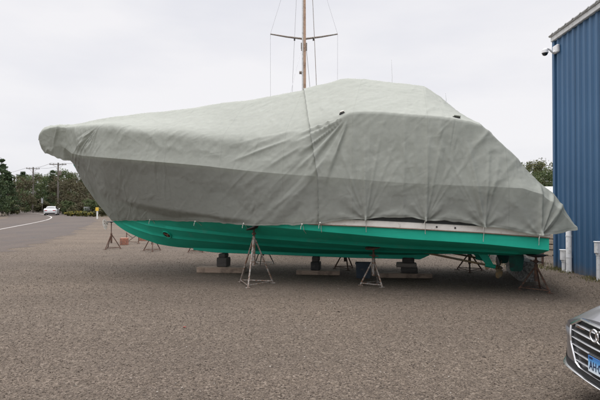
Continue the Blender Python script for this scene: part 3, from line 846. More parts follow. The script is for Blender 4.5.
# small dark patches on the canvas, painted shade of openings, each with a flap
for s, z, w, h, dy in ((-.93, 3.32, .11, .045, .25), (-2.98, 3.17, .14, .04, -.2)):
    hp, hn = on_cover(s, z)
    if hp:
        M3 = Matrix.Rotation(dy, 3, 'Y')
        mb = MB(); mb.box((0, 0, 0), (w, .03, h), bevel=.012)
        mb.v = [tuple(M3 @ Vector(p) + hp + Vector((0, .006, 0))) for p in mb.v]
        mb.build('vent_shade_patch', M['dark'], cover)
        mb = MB(); mb.box((-.01, 0, h * .8), (w * .85, .05, h * .7), bevel=.015)
        mb.v = [tuple(M3 @ Vector(p) + hp + Vector((0, .012, .0))) for p in mb.v]
        mb.build('vent_flap', M['canvas'] if s < -2 else M['cord'], cover)

# ------------------------------------------------------------------ jack stands
def jack(x, y, h_apex, z_pad, rad, rot, mat, label, tilt=0.0, pad='square', padmat=None, handle=True, rod_r=.02, nleg=3):
    t = empty('jack_stand', (x, y, 0), rot, label, 'jack stand', 'jack stands under and near the boat')
    feet = []
    for k in range(nleg):
        a = 2 * math.pi * k / nleg
        f = Vector((rad * math.cos(a), rad * math.sin(a), .018)); feet.append(f)
        top = Vector((.030 * math.cos(a), .030 * math.sin(a), h_apex))
        mb = MB(); mb.tube([top, top.lerp(f, .5) + Vector((0, 0, .004)), f], .017, 8)
        mb.box(f + Vector((0, 0, -.010)), (.085, .085, .012), rotz(a), bevel=.003)
        mb.build('leg', mat, t)
    for k in range(nleg):
        MB().tube([feet[k] + Vector((0, 0, .05)) * .6, feet[(k + 1) % nleg] + Vector((0, 0, .05)) * .6], .010, 6).build('brace', mat, t)
    MB().tube([(0, 0, h_apex * .42), (0, 0, h_apex + .07)], .033, 12).build('column', mat, t)
    mb = MB()
    n = 14; pts = [(0, 0, h_apex * .5), (0, 0, z_pad - .045)]
    mb.tube(pts, rod_r, 10)
    mb.build('screw', M['rust'], t)
    if handle:
        mb = MB(); zc = h_apex + .10
        mb.lathe([(.036, 0), (.042, .01), (.042, .035), (.036, .045)], c=(0, 0, zc), n=8)
        mb.tube([(-.13, 0, zc + .022), (.13, .01, zc + .022)], .011, 6)
        mb.build('handle', M['rust'], t)
    Mt = Matrix.Rotation(tilt, 3, 'X')
    mb = MB()
    if pad == 'round':
        mb.lathe([(.05, -.045), (.15, -.02), (.17, -.008), (.17, .004), (.155, .010)], c=(0, 0, z_pad), n=24, M=Mt)
    else:
        mb.box((0, 0, z_pad - .012), (.26, .26, .030), Mt, bevel=.004)
        mb.lathe([(.03, -.05), (.06, -.028)], c=(0, 0, z_pad), n=12)
    mb.build('pad', padmat or M['dark'], t)
    return t
def loc_st(x, y):
    p = Vector((x, y, 0)) - Vector(BO); return p.dot(BU), p.dot(BV)
def under_w(x, y):
    s, t = loc_st(x, y); return under(s, t)
zA = under_w(-.93, 9.08)
jack(-.93, 9.08, .90, zA, .40, R(-100), M['galv'], 'tall grey jack stand with wide legs under the middle of the hull', tilt=.35, pad='round')
jack(1.46, 8.95, .47, under_w(1.46, 8.95) - .004, .26, R(-60), M['galv'], 'pale grey jack stand holding a small pad and crossbar in front of the blue bin', pad='round', padmat=M['rust'], tilt=.25)
jack(4.42, 8.44, .42, under(-4.40, 1.04) - .005, .30, R(-70), M['rust'], 'rusty red jack stand with a black pad at the stern corner', pad='round', tilt=.0)
jack(-1.00, 12.2, .55, under_w(-1.0, 12.2) - .01, .30, R(20), M['greyst'], 'grey jack stand on the far side behind the tall jack stand', tilt=-.3)
jack(1.13, 11.3, .44, under_w(1.13, 11.3) - .01, .27, R(40), M['rust'], 'dark jack stand with green pad behind the blue bin', padmat=M['greenpad'], tilt=-.2)
jack(4.12, 10.95, .40, under_w(4.12, 10.95) - .01, .33, R(10), M['rust'], 'low rusty jack stand on the far side beside the propeller', tilt=-.2)
jack(-6.87, 16.4, .50, 1.0, .32, R(15), M['rust'], 'thin rusty jack stand standing alone in front of the bow tip', pad='square', rod_r=.016, handle=False)
jack(-5.15, 15.7, .52, .95, .32, R(50), M['rust'], 'rusty jack stand below the round thruster hole of the hull', rod_r=.016)
jack(-3.5, 15.35, .52, .95, .30, R(80), M['rust'], 'rusty jack stand showing only its feet behind the first keel block', rod_r=.016)

# ------------------------------------------------------------------ blocks and planks
def plank(x, y, ang, L, w, h, label, mat):
    mb = MB(); mb.box((0, 0, h / 2), (L, w, h), bevel=.008)
    o = mb.build('timber_plank', mat, None, 30, (x, y, 0)); o.rotation_euler = (0, 0, ang)
    return tag(o, label, 'plank', 'planks under the keel blocks')
def block(x, y, ang, parts, label):
    t = empty('keel_block', (x, y, 0), ang, label, 'keel block', 'keel blocks under the hull')
    for nm, c, d, mat in parts:
        mb = MB(); mb.box(c, d, bevel=.018); mb.build(nm, mat, t, 30)
    return t
b1 = bw(*loc_st(-1.83, 10.86), 0); kz = .425
plank(-1.86, 10.72, R(-5), 1.15, .26, .13, 'long bleached plank under the first keel block near the bow', M['plank'])
block(-1.83, 10.80, R(-13), [('lower_block', (0, 0, .13 + .11), (.26, .26, .22), M['darkwood']), ('upper_block', (0, 0, .395), (.17, .24, .09), M['darkwood'])], 'dark octagonal looking timber block on the bleached plank nearest the bow')
plank(.42, 10.40, R(-6), 1.0, .24, .10, 'brown plank under the middle keel block', M['plank'])
block(.37, 10.42, R(-13), [('lower_block', (0, 0, .10 + .10), (.21, .22, .20), M['dark']), ('upper_block', (0, 0, .36), (.16, .2, .12), M['darkwood'])], 'slim black block under the middle of the keel')
plank(2.32, 9.98, R(-4), 1.15, .26, .10, 'weathered plank beside the blue bin under the rear keel block', M['plank'])
block(2.38, 10.00, R(-13), [('lower_block', (.04, 0, .165), (.36, .26, .13), M['darkwood']), ('middle_block', (-.02, 0, .275), (.44, .28, .09), M['greywood']), ('upper_block', (.02, 0, .38), (.26, .24, .12), M['darkwood'])], 'wide three layer timber block under the rear of the keel')
# blue bin under the hull
mb = MB()
mb.grid(np.array([[(sx * w, sy * dd, z) for sx, sy in ((-1, -1), (1, -1), (1, 1), (-1, 1), (-1, -1))] for w, dd, z in ((.15, .12, .0), (.165, .135, .30), (.18, .15, .305), (.18, .15, .33), (.16, .13, .33), (.14, .11, .03))]))
mb.add([(-.15, -.12, .002), (.15, -.12, .002), (.15, .12, .002), (-.15, .12, .002)], [(0, 1, 2, 3)])
o = mb.build('bin', M['bluebin'], None, 20, (1.40, 9.95, 0)); o.rotation_euler = (0, 0, R(-8))
tag(o, 'dark blue plastic bin on the gravel under the hull', 'bin')
# rough concrete block under the stern
def rough_block(name, c, d, rz, mat, label, cat, seed, amp=.02, tilt=0.0):
    nx, nz = 18, 10
    mb = MB(); x, y, z = d[0] / 2, d[1] / 2, d[2]
    ring = [(-x, -y), (x, -y), (x, y), (-x, y)]
    pts = []
    for k in range(4):
        a, b = ring[k], ring[(k + 1) % 4]; m = nx if k % 2 == 0 else 8
        for j in range(m): pts.append((a[0] + (b[0] - a[0]) * j / m, a[1] + (b[1] - a[1]) * j / m))
    rows = []
    for k in range(nz + 1):
        zz = z * k / nz; sh = 1 - .04 * (k == nz)
        xs = np.array([p[0] for p in pts]) * sh; ys = np.array([p[1] for p in pts]) * sh
        dd = amp * fbm(xs * 5 + seed, ys * 5 + zz * 4, seed, 3)
        rows.append([(xx * (1 + q_), yy * (1 + q_ * 1.5), zz + .4 * q_ * (k > 0)) for xx, yy, q_ in zip(xs, ys, dd)])
    A = np.array(rows); A = np.concatenate([A, A[:, :1]], 1); mb.grid(A, flip=True)
    mb.add(rows[-1], [tuple(range(len(pts)))])
    o = mb.build(name, mat, None, 45, c); o.rotation_euler = (tilt, 0, rz)
    return tag(o, label, cat)
rough_block('concrete_block', (4.96, 10.15, 0), (1.5, .34, .42), R(74), M['mott'], 'rough black and white mottled concrete block lying under the stern', 'block', 3, .06)
rough_block('barrier_block', (6.02, 12.75, 0), (1.5, .45, .55), R(-30), M['conc'], 'grey concrete barrier block behind the stern jack stand', 'barrier', 5, .02)
rough_block('barrier_block', (5.35, 14.6, 0), (1.6, .45, .50), R(-25), M['conc'], 'farther grey concrete barrier block seen low under the stern', 'barrier', 8, .02)
mb = MB()
for k in range(4):
    for j in range(3):
        mb.box((random.uniform(-.05, .05), (j - 1) * .17, .10 + k * .17), (2.2, .15, .14), bevel=.006)
for k in (-.8, .8): mb.box((k, 0, .015), (.1, .55, .03))
o = mb.build('lumber_stack', M['palewood'], None, 30, (7.15, 14.6, 0)); o.rotation_euler = (0, 0, R(-12))
tag(o, 'pale stack of lumber behind the concrete barrier by the blue building', 'lumber')
mb = MB(); mb.tube([(0, 0, 0), (.005, 0, .5), (0, .01, .98)], [.03, .028, .028], 10); mb.lathe([(.06, .96), (.06, 1.0), (.03, 1.02), (0, 1.02)], n=12)
o = mb.build('steel_post', M['rust'], None, 40, (6.34, 11.78, 0)); tag(o, 'dark rusty steel post by the corner of the blue building', 'post')
# bricks and brace near the bow
for (x, y, r_, d, lb) in ((-7.06, 18.1, .2, (.30, .22, .28), 'larger red brick coloured block beside the rusty bow jack stand'), (-7.0, 20.2, -.3, (.36, .24, .26), 'smaller red block behind the steel brace under the bow')):
    mb = MB(); mb.box((0, 0, d[2] / 2), d, bevel=.01)
    for k in (-.07, .07): mb.box((k, -d[1] / 2 - .001, d[2] * .5), (.07, .012, d[2] * .55), bevel=.004)
    o = mb.build('brick_block', M['brick'], None, 30, (x, y, 0)); o.rotation_euler = (0, 0, r_); tag(o, lb, 'brick')
t = empty('steel_brace', (-6.95, 18.7, 0), R(8), 'rusty open steel frame with a diagonal brace standing between two red blocks', 'frame')
for k, (a, b) in enumerate((((-.24, 0, 0), (-.24, 0, .46)), ((.24, 0, 0), (.24, 0, .42)))): MB().tube([a, b], .018, 6).build('post', M['rust'], t)
MB().tube([(-.24, 0, .05), (.24, 0, .40)], .015, 6).build('diagonal_bar', M['rust'], t)
MB().tube([(-.24, 0, .42), (.02, 0, .22)], .013, 6).build('diagonal_bar', M['rust'], t)
MB().tube([(-.24, 0, .08), (.24, 0, .06)], .013, 6).build('cross_bar', M['rust'], t)
for sg in (-1, 1): MB().box((.24 * sg, 0, .012), (.06, .34, .022)).build('foot', M['rust'], t)

# ------------------------------------------------------------------ sailing boat behind, its mast shows above the cover
sx, sy = .16, 18.0
sail = empty('sailing_boat', (sx, sy, 0), 0, 'sailing boat behind the cover with a tall wooden mast and spreaders', 'sailing boat')
rows = []
for yy, b, zk_, zd in ((-4.6, .05, 1.6, 2.35), (-4.0, .45, 1.15, 2.25), (-2.5, 1.05, .85, 2.1), (0, 1.35, .8, 2.0), (2.4, 1.2, .9, 2.0), (4.2, .85, 1.25, 2.05)):
    rows.append([(b * math.sin(a) if a < 1.5 else b, yy, zk_ + (zd - zk_) * f) for a, f in ((0, 0), (.6, .08), (1.1, .28), (1.5, .6), (1.6, 1.0))])
A = np.array(rows); B = A.copy(); B[:, :, 0] *= -1
mb = MB(); mb.grid(A); mb.grid(B, flip=True); mb.grid(np.stack([A[:, -1], B[:, -1]], 1))
mb.add([tuple(p) for p in A[-1]] + [tuple(p) for p in B[-1][::-1]], [tuple(range(10))])
mb.build('hull', M['trim'], sail, 40)
mb = MB(); mb.grid(np.array([[(w, y_, .2), (w, y_, .95)] for w, y_ in ((.02, -1.3), (.14, -.4), (.14, .5), (.03, 1.3), (-.14, .5), (-.14, -.4), (.02, -1.3))])); mb.box((0, 0, .1), (.5, 2.4, .19), bevel=.03); mb.build('keel', M['conc'], sail)
mb = MB(); mb.box((0, .3, 2.2), (1.5, 3.4, .42), bevel=.12); mb.build('cabin', M['trim'], sail)
mast = MB().tube([(0, 0, 2.0), (0, 0, 8), (0, 0, 12.8)], [.088, .085, .06], 14).build('mast', M['mastwood'], sail)
mb = MB()
for yo in (-.09,):
    mb.tube([(-.055, yo, 2.6), (-.055, yo, 12.6)], .028, 8)
mb.build('sail_track', M['trim'], mast)
for sg in (-1, 1):
    MB().tube([(0, 0, 8.27), (sg * .7, 0, 8.36), (sg * 1.35, 0, 8.47)], [.042, .036, .026], 8).build('spreader', M['greyst'], sail)
    MB().box((sg * .38, 0, 8.25), (.06, .05, .09)).build('spreader_fitting', M['dark'], sail)
    MB().tube([(sg * 1.35, 0, 8.47), (sg * .06, 0, 12.7)], .006, 5).build('upper_shroud', M['wire'], sail)
    MB().tube([(sg * 1.35, 0, 8.47), (sg * 1.33, 0, 2.02)], .006, 5).build('side_shroud', M['wire'], sail)
    MB().tube([(sg * .09, 0, 7.95), (sg * .42 - .1, .9 * sg, 5.9), (sg * .75 - .2, 1.6 * sg, 2.1)], .009, 5).build('lower_shroud', M['wire'], sail)
mb = MB(); mb.tube([(.30, -.3, 10.6), (.42, -.6, 7.6), (.62, -1.2, 2.1)], .012, 5); mb.build('halyard', M['greyst'], sail)
MB().tube([(-.28, .2, 10.6), (-.45, .4, 7.0), (-.62, .6, 2.1)], .008, 5).build('halyard', M['wire'], sail)
mb = MB(); mb.lathe([(.05, -.05), (.07, -.02), (.055, .0), (.075, .05)], M=Matrix.Rotation(R(90), 3, 'Y'), c=(-.14, -.05, 6.9), n=12); mb.build('winch', M['greyst'], sail)
mb = MB()
for sg in (-1, 1):
    mb.box((.10 * sg, -.02, 7.95), (.05, .07, .30))
mb.build('shroud_tang', M['greyst'], mast)

# ------------------------------------------------------------------ blue building
CX, CY = 6.50, 11.42; WD = Vector((-.04, -1.0, 0)).normalized(); WN = Vector((-WD.y * -1, WD.x * 1, 0))
# WD runs along the wall towards the camera; WN is the outward normal (towards -x)
WN = Vector((WD.y, -WD.x, 0)); 
if WN.x > 0: WN = -WN
BH = 5.80
bld = empty('metal_building', (CX, CY, 0), 0, 'tall blue ribbed metal building with pale roof edge', 'building')
def ribwall(o0, d, nrm, L, H, pitch=.225):
    """trapezoid ribs standing proud of a flat sheet"""
    mb = MB(); prof = []
    n = int(L / pitch)
    for k in range(n):
        b = k * pitch
        prof += [(b, 0), (b + pitch * .52, 0), (b + pitch * .64, .034), (b + pitch * .86, .034)]
    prof.append((n * pitch, 0))
    A = np.array([[tuple(o0 + d * a + nrm * h + Vector((0, 0, z))) for z in (.0, H * .33, H * .66, H)] for a, h in prof])
    mb.grid(A); return mb
wall = ribwall(Vector((0, 0, 0)), WD, WN, 20, BH).build('wall', M['blue'], bld, 20)
E2 = Vector((-WD.y, WD.x, 0)); 
if E2.x < 0: E2 = -E2
ribwall(Vector((0, 0, 0)), E2, -WD, 16, BH).build('wall', M['blue'], bld, 20)
# corner flashing, roof and eave
mb = MB(); mb.box((-.002, .002, BH / 2), (.10, .10, BH), Matrix.Rotation(math.atan2(WD.y, WD.x), 3, 'Z')); mb.build('corner_trim', M['blue'], bld)
zr = BH
ea = Vector((0, 0, 0)) - WD * .06
mb = MB()
ang = math.atan2(WD.y, WD.x)
mb.box(ea + WD * 10.1 + WN * .045 + Vector((0, 0, zr + .03)), (20.2, .08, .12), rotz(ang), bevel=.01)
mb.box(ea + WD * 10.1 + WN * .055 + Vector((0, 0, zr + .108)), (20.26, .12, .03), rotz(ang), bevel=.006)
mb.build('eave_trim', M['trim'], bld)
mb = MB(); prof = []
pitch = .30
for k in range(68):
    b = k * pitch; prof += [(b, 0), (b + .15, 0), (b + .17, .016), (b + .23, .016), (b + .25, 0)]
A = np.array([[tuple(ea + WD * (a - .02) + WN * .13 + Vector((0, 0, zr + .130 + h))), tuple(ea + WD * (a - .02) - WN * 8 + Vector((0, 0, zr + .130 + h + 1.4))), tuple(ea + WD * (a - .02) - WN * 16.2 + Vector((0, 0, zr + .130 + h)))] for a, h in prof])
mb.grid(A); B = A.copy(); B[:, :, 2] -= .025; mb.grid(B, flip=True); mb.grid(np.stack([A[:, 0], B[:, 0]], 1)); mb.grid(np.stack([A[0], B[0]], 0))
mb.build('roof', M['roofmetal'], bld, 20)
mb = MB(); mb.add([tuple(E2 * .0 + Vector((0, 0, BH))), tuple(E2 * 16 + Vector((0, 0, BH))), tuple(E2 * 8 + Vector((0, 0, BH + 1.4)))], [(0, 1, 2)]); mb.build('gable', M['blue'], bld)
def at_wall(d, out): return Vector((CX, CY, 0)) + WD * d + WN * out
# pipe, conduits and camera fixed to the wall
p = at_wall(.75, .10)
mb = MB(); mb.tube([(0, 0, -.02), (0, 0, 1.06), (.03, 0, 1.12), (.09, .0, 1.14)], .062, 16)
mb.lathe([(.07, .0), (.07, .05)], n=16); 
for z in (.35, .85): mb.lathe([(.067, z), (.067, z + .03)], n=16)
tag(mb.build('drain_pipe', M['pvc'], None, 40, p), 'thick white plastic pipe rising beside the blue wall under the cover tail', 'pipe')
def conduit(pos, h, label):
    t = empty('utility_box', pos, math.atan2(WD.y, WD.x) + math.pi / 2, label, 'utility box', 'white boxes on pipes along the blue wall')
    MB().tube([(0, 0, -.02), (0, 0, h - .10)], .042, 12).build('pipe', M['pvc'], t)
    mb = MB(); mb.box((0, 0, h - .11), (.13, .11, .24), bevel=.012); mb.build('box', M['pvc'], t)
    mb = MB(); mb.box((0, 0, h + .018), (.15, .125, .022), bevel=.006); mb.build('lid', M['pvc'], t)
    MB().tube([(0, 0, h - .27), (0, 0, h - .22)], .052, 12).build('coupling', M['pvc'], t)
    return t
conduit(at_wall(.60, .14), .50, 'short white utility box on a pipe left of the thick white pipe')
conduit(at_wall(1.88, .10), .80, 'white utility box on a slim pipe alone against the blue wall')
camr = empty('security_camera', tuple(at_wall(.12, .05) + Vector((0, 0, 5.45))), 0, 'white dome security camera on a curved arm at the building corner', 'security camera')
mb = MB(); mb.box((0.0, -.02, .07), (.08, .22, .20), Matrix.Rotation(.0, 3, 'X'), bevel=.02); mb.build('bracket', M['camwhite'], camr)
dx = -.27
MB().tube([(-.02, 0, .03), (-.07, 0, -.01), (-.14, 0, .06), (-.20, 0, .095), (dx, 0, .085)], [.030, .026, .022, .022, .022], 12).build('arm', M['camwhite'], camr)
mb = MB(); mb.lathe([(.02, .10), (.035, .085), (.072, .06), (.078, .0), (.078, -.02)], c=(dx, 0, 0), n=24); mb.build('housing', M['camwhite'], camr)
mb = MB(); mb.lathe([(.07, -.018), (.068, -.035), (.052, -.068), (.024, -.085), (0, -.088)], c=(dx, 0, 0), n=24); mb.build('dome', M['glass_dark'], camr)
# strip of weeds at the foot of the wall
def blades(name, pts, hmin, hmax, mat, label, cat):
    n = len(pts); pts = np.array(pts)
    a = rng.random(n) * 6.283; h = hmin + (hmax - hmin) * rng.random(n); w = .006 + .008 * rng.random(n)
    ln = h * (.2 + .5 * rng.random(n)); b = rng.random(n) * 6.283
    V = np.zeros((n, 3, 3))
    V[:, 0, 0] = pts[:, 0] + w * np.cos(a); V[:, 0, 1] = pts[:, 1] + w * np.sin(a)
    V[:, 1, 0] = pts[:, 0] - w * np.cos(a); V[:, 1, 1] = pts[:, 1] - w * np.sin(a)
    V[:, 2, 0] = pts[:, 0] + ln * np.cos(b); V[:, 2, 1] = pts[:, 1] + ln * np.sin(b); V[:, 2, 2] = h
    o = np_mesh(name, V.reshape(-1, 3), np.arange(3 * n).reshape(n, 3), mat, smooth=False)
    return tag(o, label, cat, kind='stuff')
pts = []
for _ in range(2600):
    d = random.uniform(0, 7); p = at_wall(d, abs(random.gauss(.05, .16)))
    if noise(np.array([d * 1.7]), np.array([3.3]))[0] > -.05: pts.append((p.x, p.y))
for _ in range(700):
    pts.append((random.gauss(5.9, .5), random.gauss(11.9, .5)))
blades('grass', pts, .02, .09, M['grass'], 'sparse weeds and dry grass along the foot of the blue wall', 'weeds')

mb = MB(); mb.grid(np.array([[(-.015, -.01, .012), (-.015, .01, .016)], [(0, -.01, .018), (0, .011, .014)], [(.015, -.009, .012), (.016, .01, .016)]]))
mb.grid(np.array([[(-.015, -.01, .010), (-.015, .01, .014)], [(0, -.01, .016), (0, .011, .012)], [(.015, -.009, .010), (.016, .01, .014)]]), flip=True)
tag(mb.build('paper_scrap', M['redlamp'], None, 0, (-1.5, 5.87, 0)), 'small red scrap lying on the open gravel', 'litter')

# ------------------------------------------------------------------ trees
def leaf_cloud(centres, radii, per, size, flat=.8):
    """small leaf faces spread through clumps; centres (n,3), radii (n,)"""
    n = len(centres); N = n * per
    c = np.repeat(np.asarray(centres, float), per, 0); r = np.repeat(np.asarray(radii, float), per)
    d = rng.standard_normal((N, 3)); d /= np.linalg.norm(d, axis=1, keepdims=True)
    rad = r * rng.random(N) ** .45
    p = c + d * rad[:, None] * np.array([1, 1, flat])
    nr = d + .8 * rng.standard_normal((N, 3)); nr[:, 2] += .35; nr /= np.linalg.norm(nr, axis=1, keepdims=True)
    a = np.cross(nr, rng.standard_normal((N, 3))); a /= np.linalg.norm(a, axis=1, keepdims=True)
    b = np.cross(nr, a)
    s = size * (.5 + rng.random(N))[:, None]
    V = np.stack([p - a * s, p - b * s * .55 + nr * s * .12, p + a * s, p + b * s * .55 + nr * s * .12], 1)
    return V.reshape(-1, 3), np.arange(4 * N).reshape(N, 4)

def tree_parts(kind, h, w, mat, seed):
    rs = random.Random(seed)
    t = bpy.data.objects.new('tree', None); COL.objects.link(t)
    mb = MB(); cs = []; rr = []
    if kind == 'pine':
        bend = rs.uniform(-.2, .2)
        mb.tube([(0, 0, -.1), (bend, 0, h * .5), (bend * 1.3, .1, h * .97)], [h * .018, h * .013, .02], 8)
        lev = int(h * 2.2)
        for k in range(lev):
            f = k / lev; z = h * (.12 + .88 * f) + rs.uniform(-.18, .18)
            L = w * .5 * (1 - f) ** .75 * rs.uniform(.65, 1.15) + .15
            for j in range(5):
                a = j * 1.257 + k * .9 + rs.uniform(-.3, .3); LL = L * rs.uniform(.55, 1.1)
                dz = rs.uniform(-.25, .45); tip = (bend * f + LL * math.cos(a), LL * math.sin(a), z + LL * dz)
                if j % 2 == 0: mb.tube([(bend * f, 0, z - .1), tip], [.03, .01], 4, caps=False)
                for q_ in (.45, .75, 1.0):
                    cs.append((bend * f + LL * q_ * math.cos(a), LL * q_ * math.sin(a), z + LL * dz * q_ + rs.uniform(-.12, .12))); rr.append(.20 + .20 * LL * rs.uniform(.5, 1.2))
        V, F = leaf_cloud(cs, rr, 22, .12, .85)
    else:
        th = h * (.30 if kind == 'broad' else .12)
        mb.tube([(0, 0, -.1), (rs.uniform(-.1, .1), rs.uniform(-.1, .1), th), (rs.uniform(-.3, .3), 0, h * .72)], [h * .024, h * .018, h * .006], 8)
        nl = 9 if kind == 'broad' else 7
        for k in range(nl):
            a = k * 2.4 + rs.uniform(-.4, .4); f = rs.uniform(.35, 1.0)
            z0 = th * rs.uniform(.6, 1.2)
            tip = Vector((w * .42 * f * math.cos(a), w * .42 * f * math.sin(a), h * rs.uniform(.38, .92)))
            mid = Vector((tip.x * .45, tip.y * .45, z0 + (tip.z - z0) * .6))
            mb.tube([(0, 0, z0), mid, tip], [h * .010, h * .006, .012], 5, caps=False)
            for q_ in range(4):
                c = mid.lerp(tip, .3 + .3 * q_) + Vector((rs.gauss(0, w * .09), rs.gauss(0, w * .09), rs.gauss(0, h * .05)))
                cs.append(tuple(c)); rr.append(w * rs.uniform(.07, .17))
        for k in range(26):
            a = rs.uniform(0, 6.283); f = rs.random() ** .5; zz = rs.random()
            wid = w * .5 * math.sin(math.pi * min(1, .18 + .78 * zz)) * rs.uniform(.75, 1.12)
            cs.append((wid * f * math.cos(a), wid * f * math.sin(a), h * (.22 + .76 * zz) if kind == 'broad' else h * (.10 + .86 * zz))); rr.append(w * rs.uniform(.06, .15))
        V, F = leaf_cloud(cs, rr, 80, .12 if h > 4 else .08)
    mb.build('trunk', M['bark'], t, 40)
    np_mesh('crown', V, F, M[mat], t, smooth=False)
    return t
protos = {}
def tree(x, y, key, s, rz, label, cat='tree', group='trees behind the road', name='tree'):
    if key not in protos:
        kind, h, w, mat, seed = {'pine': ('pine', 8, 4.6, 'leaf_pine', 1), 'pine_open': ('pine', 8.5, 4.0, 'leaf_pine', 2), 'green': ('broad', 8, 6.4, 'leaf_green', 3),
            'olive': ('broad', 7.5, 6.2, 'leaf_olive', 4), 'rust': ('broad', 6.6, 6.6, 'leaf_rust', 5), 'rust_low': ('broad', 5.0, 6.0, 'leaf_rust', 6),
            'shrub': ('bush', 1.6, 2.6, 'leaf_bush', 7), 'shrub_green': ('bush', 2.4, 3.2, 'leaf_green', 8), 'flower': ('bush', .7, 1.3, 'leaf_yellow', 9), 'shrub_rust': ('bush', 1.8, 2.8, 'leaf_rust', 10)}[key]
        protos[key] = tree_parts(kind, h, w, mat, seed); o = protos[key]
    else:
        o = copy_tree(protos[key])
    o.name = name; o.location = (x, y, 0); o.scale = (s, s, s * random.uniform(.94, 1.08)); o.rotation_euler = (0, 0, rz)
    return tag(o, label, cat, group)
F0 = 450.0
def px(x, d): return (x - 300) / F0 * d
TR = [  # picture column only used to find the bearing; depth gives the place
 (-6, 62, 'pine', 1.02, 'dark pine at the left end of the tree row nearest the road', 'pine_tree'),
 (8, 70, 'pine', .92, 'dark bushy pine just right of the pine nearest the road', 'pine_tree'),
 (3, 84, 'pine_open', 1.12, 'tall pine with a pointed top rising over the left end of the row', 'pine_tree'),
 (17, 80, 'rust', .98, 'brown tinged tree between the dark pines and the farther utility pole', 'tree'),
 (27, 104, 'green', 1.05, 'round green tree directly behind the farther utility pole', 'tree'),
 (38, 110, 'green', 1.12, 'full green tree between the two utility poles', 'tree'),
 (22, 118, 'pine', 1.35, 'dark distant pine left of the farther utility pole', 'pine_tree'),
 (48, 116, 'olive', 1.2, 'olive green tree left of the nearer utility pole', 'tree'),
 (52, 100, 'pine_open', 1.05, 'slim dark pine beside the nearer utility pole', 'pine_tree'),
 (63, 108, 'green', 1.22, 'bright green tree top right of the nearer utility pole', 'tree'),
 (72, 112, 'olive', 1.28, 'olive tree rising highest behind the boat bow', 'tree'),
 (60, 88, 'rust', .95, 'russet tree standing behind the white car', 'tree'),
 (76, 82, 'rust', .97, 'wide russet tree just right of the white car', 'tree'),
 (90, 76, 'rust', .92, 'russet tree with bare dark trunk under the boat bow', 'tree'),
 (84, 100, 'pine', 1.22, 'dark pine behind the russet trees at the bow', 'pine_tree'),
 (102, 84, 'green', 1.0, 'green tree partly hidden by the stem of the boat', 'tree'),
 (98, 110, 'olive', 1.2, 'far olive tree peeking out beside the boat stem', 'tree'),
 (112, 70, 'rust_low', 1.0, 'low russet tree tucked behind the boat stem', 'tree'),
 (520, 50, 'green', .80, 'green tree just clear of the sloping stern of the cover', 'tree'),
 (536, 46, 'olive', .80, 'olive tree between cover and blue building', 'tree'),
 (550, 40, 'green', .64, 'lower green tree touching the blue building corner', 'tree'),
 (508, 58, 'pine', .95, 'dark pine behind the trees between cover and building', 'pine_tree'),
 (562, 52, 'olive', .85, 'olive tree mostly hidden behind the blue building corner', 'tree'),
]
for i, (x, d, key, s, lb, nm) in enumerate(TR):
    tree(px(x, d), d, key, s, i * 1.7, lb, 'tree', 'trees behind the road' if x < 400 else 'trees beside the blue building', nm)
SH = [
 (2, 66, 'shrub_green', 1.1, 'green shrub at the left road edge under the pines'), (12, 76, 'shrub', 1.2, 'brownish shrub under the dark pine at the road edge'),
 (44, 96, 'shrub', 1.5, 'dull shrub between the utility poles'), (38, 102, 'shrub_rust', 1.5, 'rusty shrub at the end of the road'),
 (64, 78, 'shrub', 1.2, 'brown green shrub right behind the white car'), (70, 74, 'shrub_green', .85, 'small green shrub right of the white car'),
 (76, 70, 'shrub', 1.0, 'brown green shrub below the wide russet tree'), (84, 68, 'shrub_rust', 1.0, 'rusty shrub left of the grey sign board'),
 (93, 66, 'shrub_green', .9, 'dark green shrub behind the yellow topped post'), (102, 62, 'shrub', .9, 'brown green shrub half hidden by the boat stem'),
 (79, 92, 'shrub_green', 1.7, 'tall green shrub deep between the russet trees'), (68, 96, 'shrub_green', 1.9, 'tall dark shrub behind the brown shrub by the car'),
 (92, 92, 'shrub_green', 1.8, 'tall shrub deep in shade behind the sign board'), (55, 104, 'shrub_green', 1.9, 'tall shrub behind the nearer utility pole'), (30, 112, 'shrub_rust', 1.6, 'rusty shrub behind the sandy bank'),
 (104, 88, 'shrub_green', 1.9, 'tall shrub behind the boat stem'), (20, 92, 'shrub_green', 1.9, 'tall green shrub left of the sandy bank')]
for i, (x, d, key, s, lb) in enumerate(SH):
    tree(px(x, d), d, key, s, i * 2.1, lb, 'shrub', 'shrubs along the road edge', 'shrub')
for i, (x, d, s, lb) in enumerate(((68, 66, .9, 'yellow flowering plant nearest the white car'), (74, 64, 1.0, 'yellow flowering plant below the wide russet tree'), (79.5, 63.5, .8, 'small yellow flowering plant left of the sign board'), (84.5, 62, 1.0, 'yellow flowering plant just left of the grey sign board'), (92, 61, .9, 'yellow flowering plant beside the yellow topped post'))):
    tree(px(x, d), d, 'flower', s, i * 1.3, lb, 'flower', 'yellow flowers at the road edge', 'flowering_plant')
# far wood closing the view behind the yard
cs = []; rr = []
for k in range(210):
    d = random.uniform(112, 150); x = random.uniform(-78, 105)
    h = 7.5 + 2.5 * float(noise(np.array([x * .09]), np.array([2.2]))[0])
    for q_ in range(5):
        cs.append((x + random.gauss(0, 1.6), d + random.gauss(0, 1.6), random.uniform(.3, 1) ** .7 * h)); rr.append(random.uniform(.8, 1.9))
V, F = leaf_cloud(cs, rr, 34, .26)
tag(np_mesh('woodland', V, F, M['leaf_olive'], smooth=False), 'distant wooded edge far behind the yard and the road', 'woods', kind='stuff')
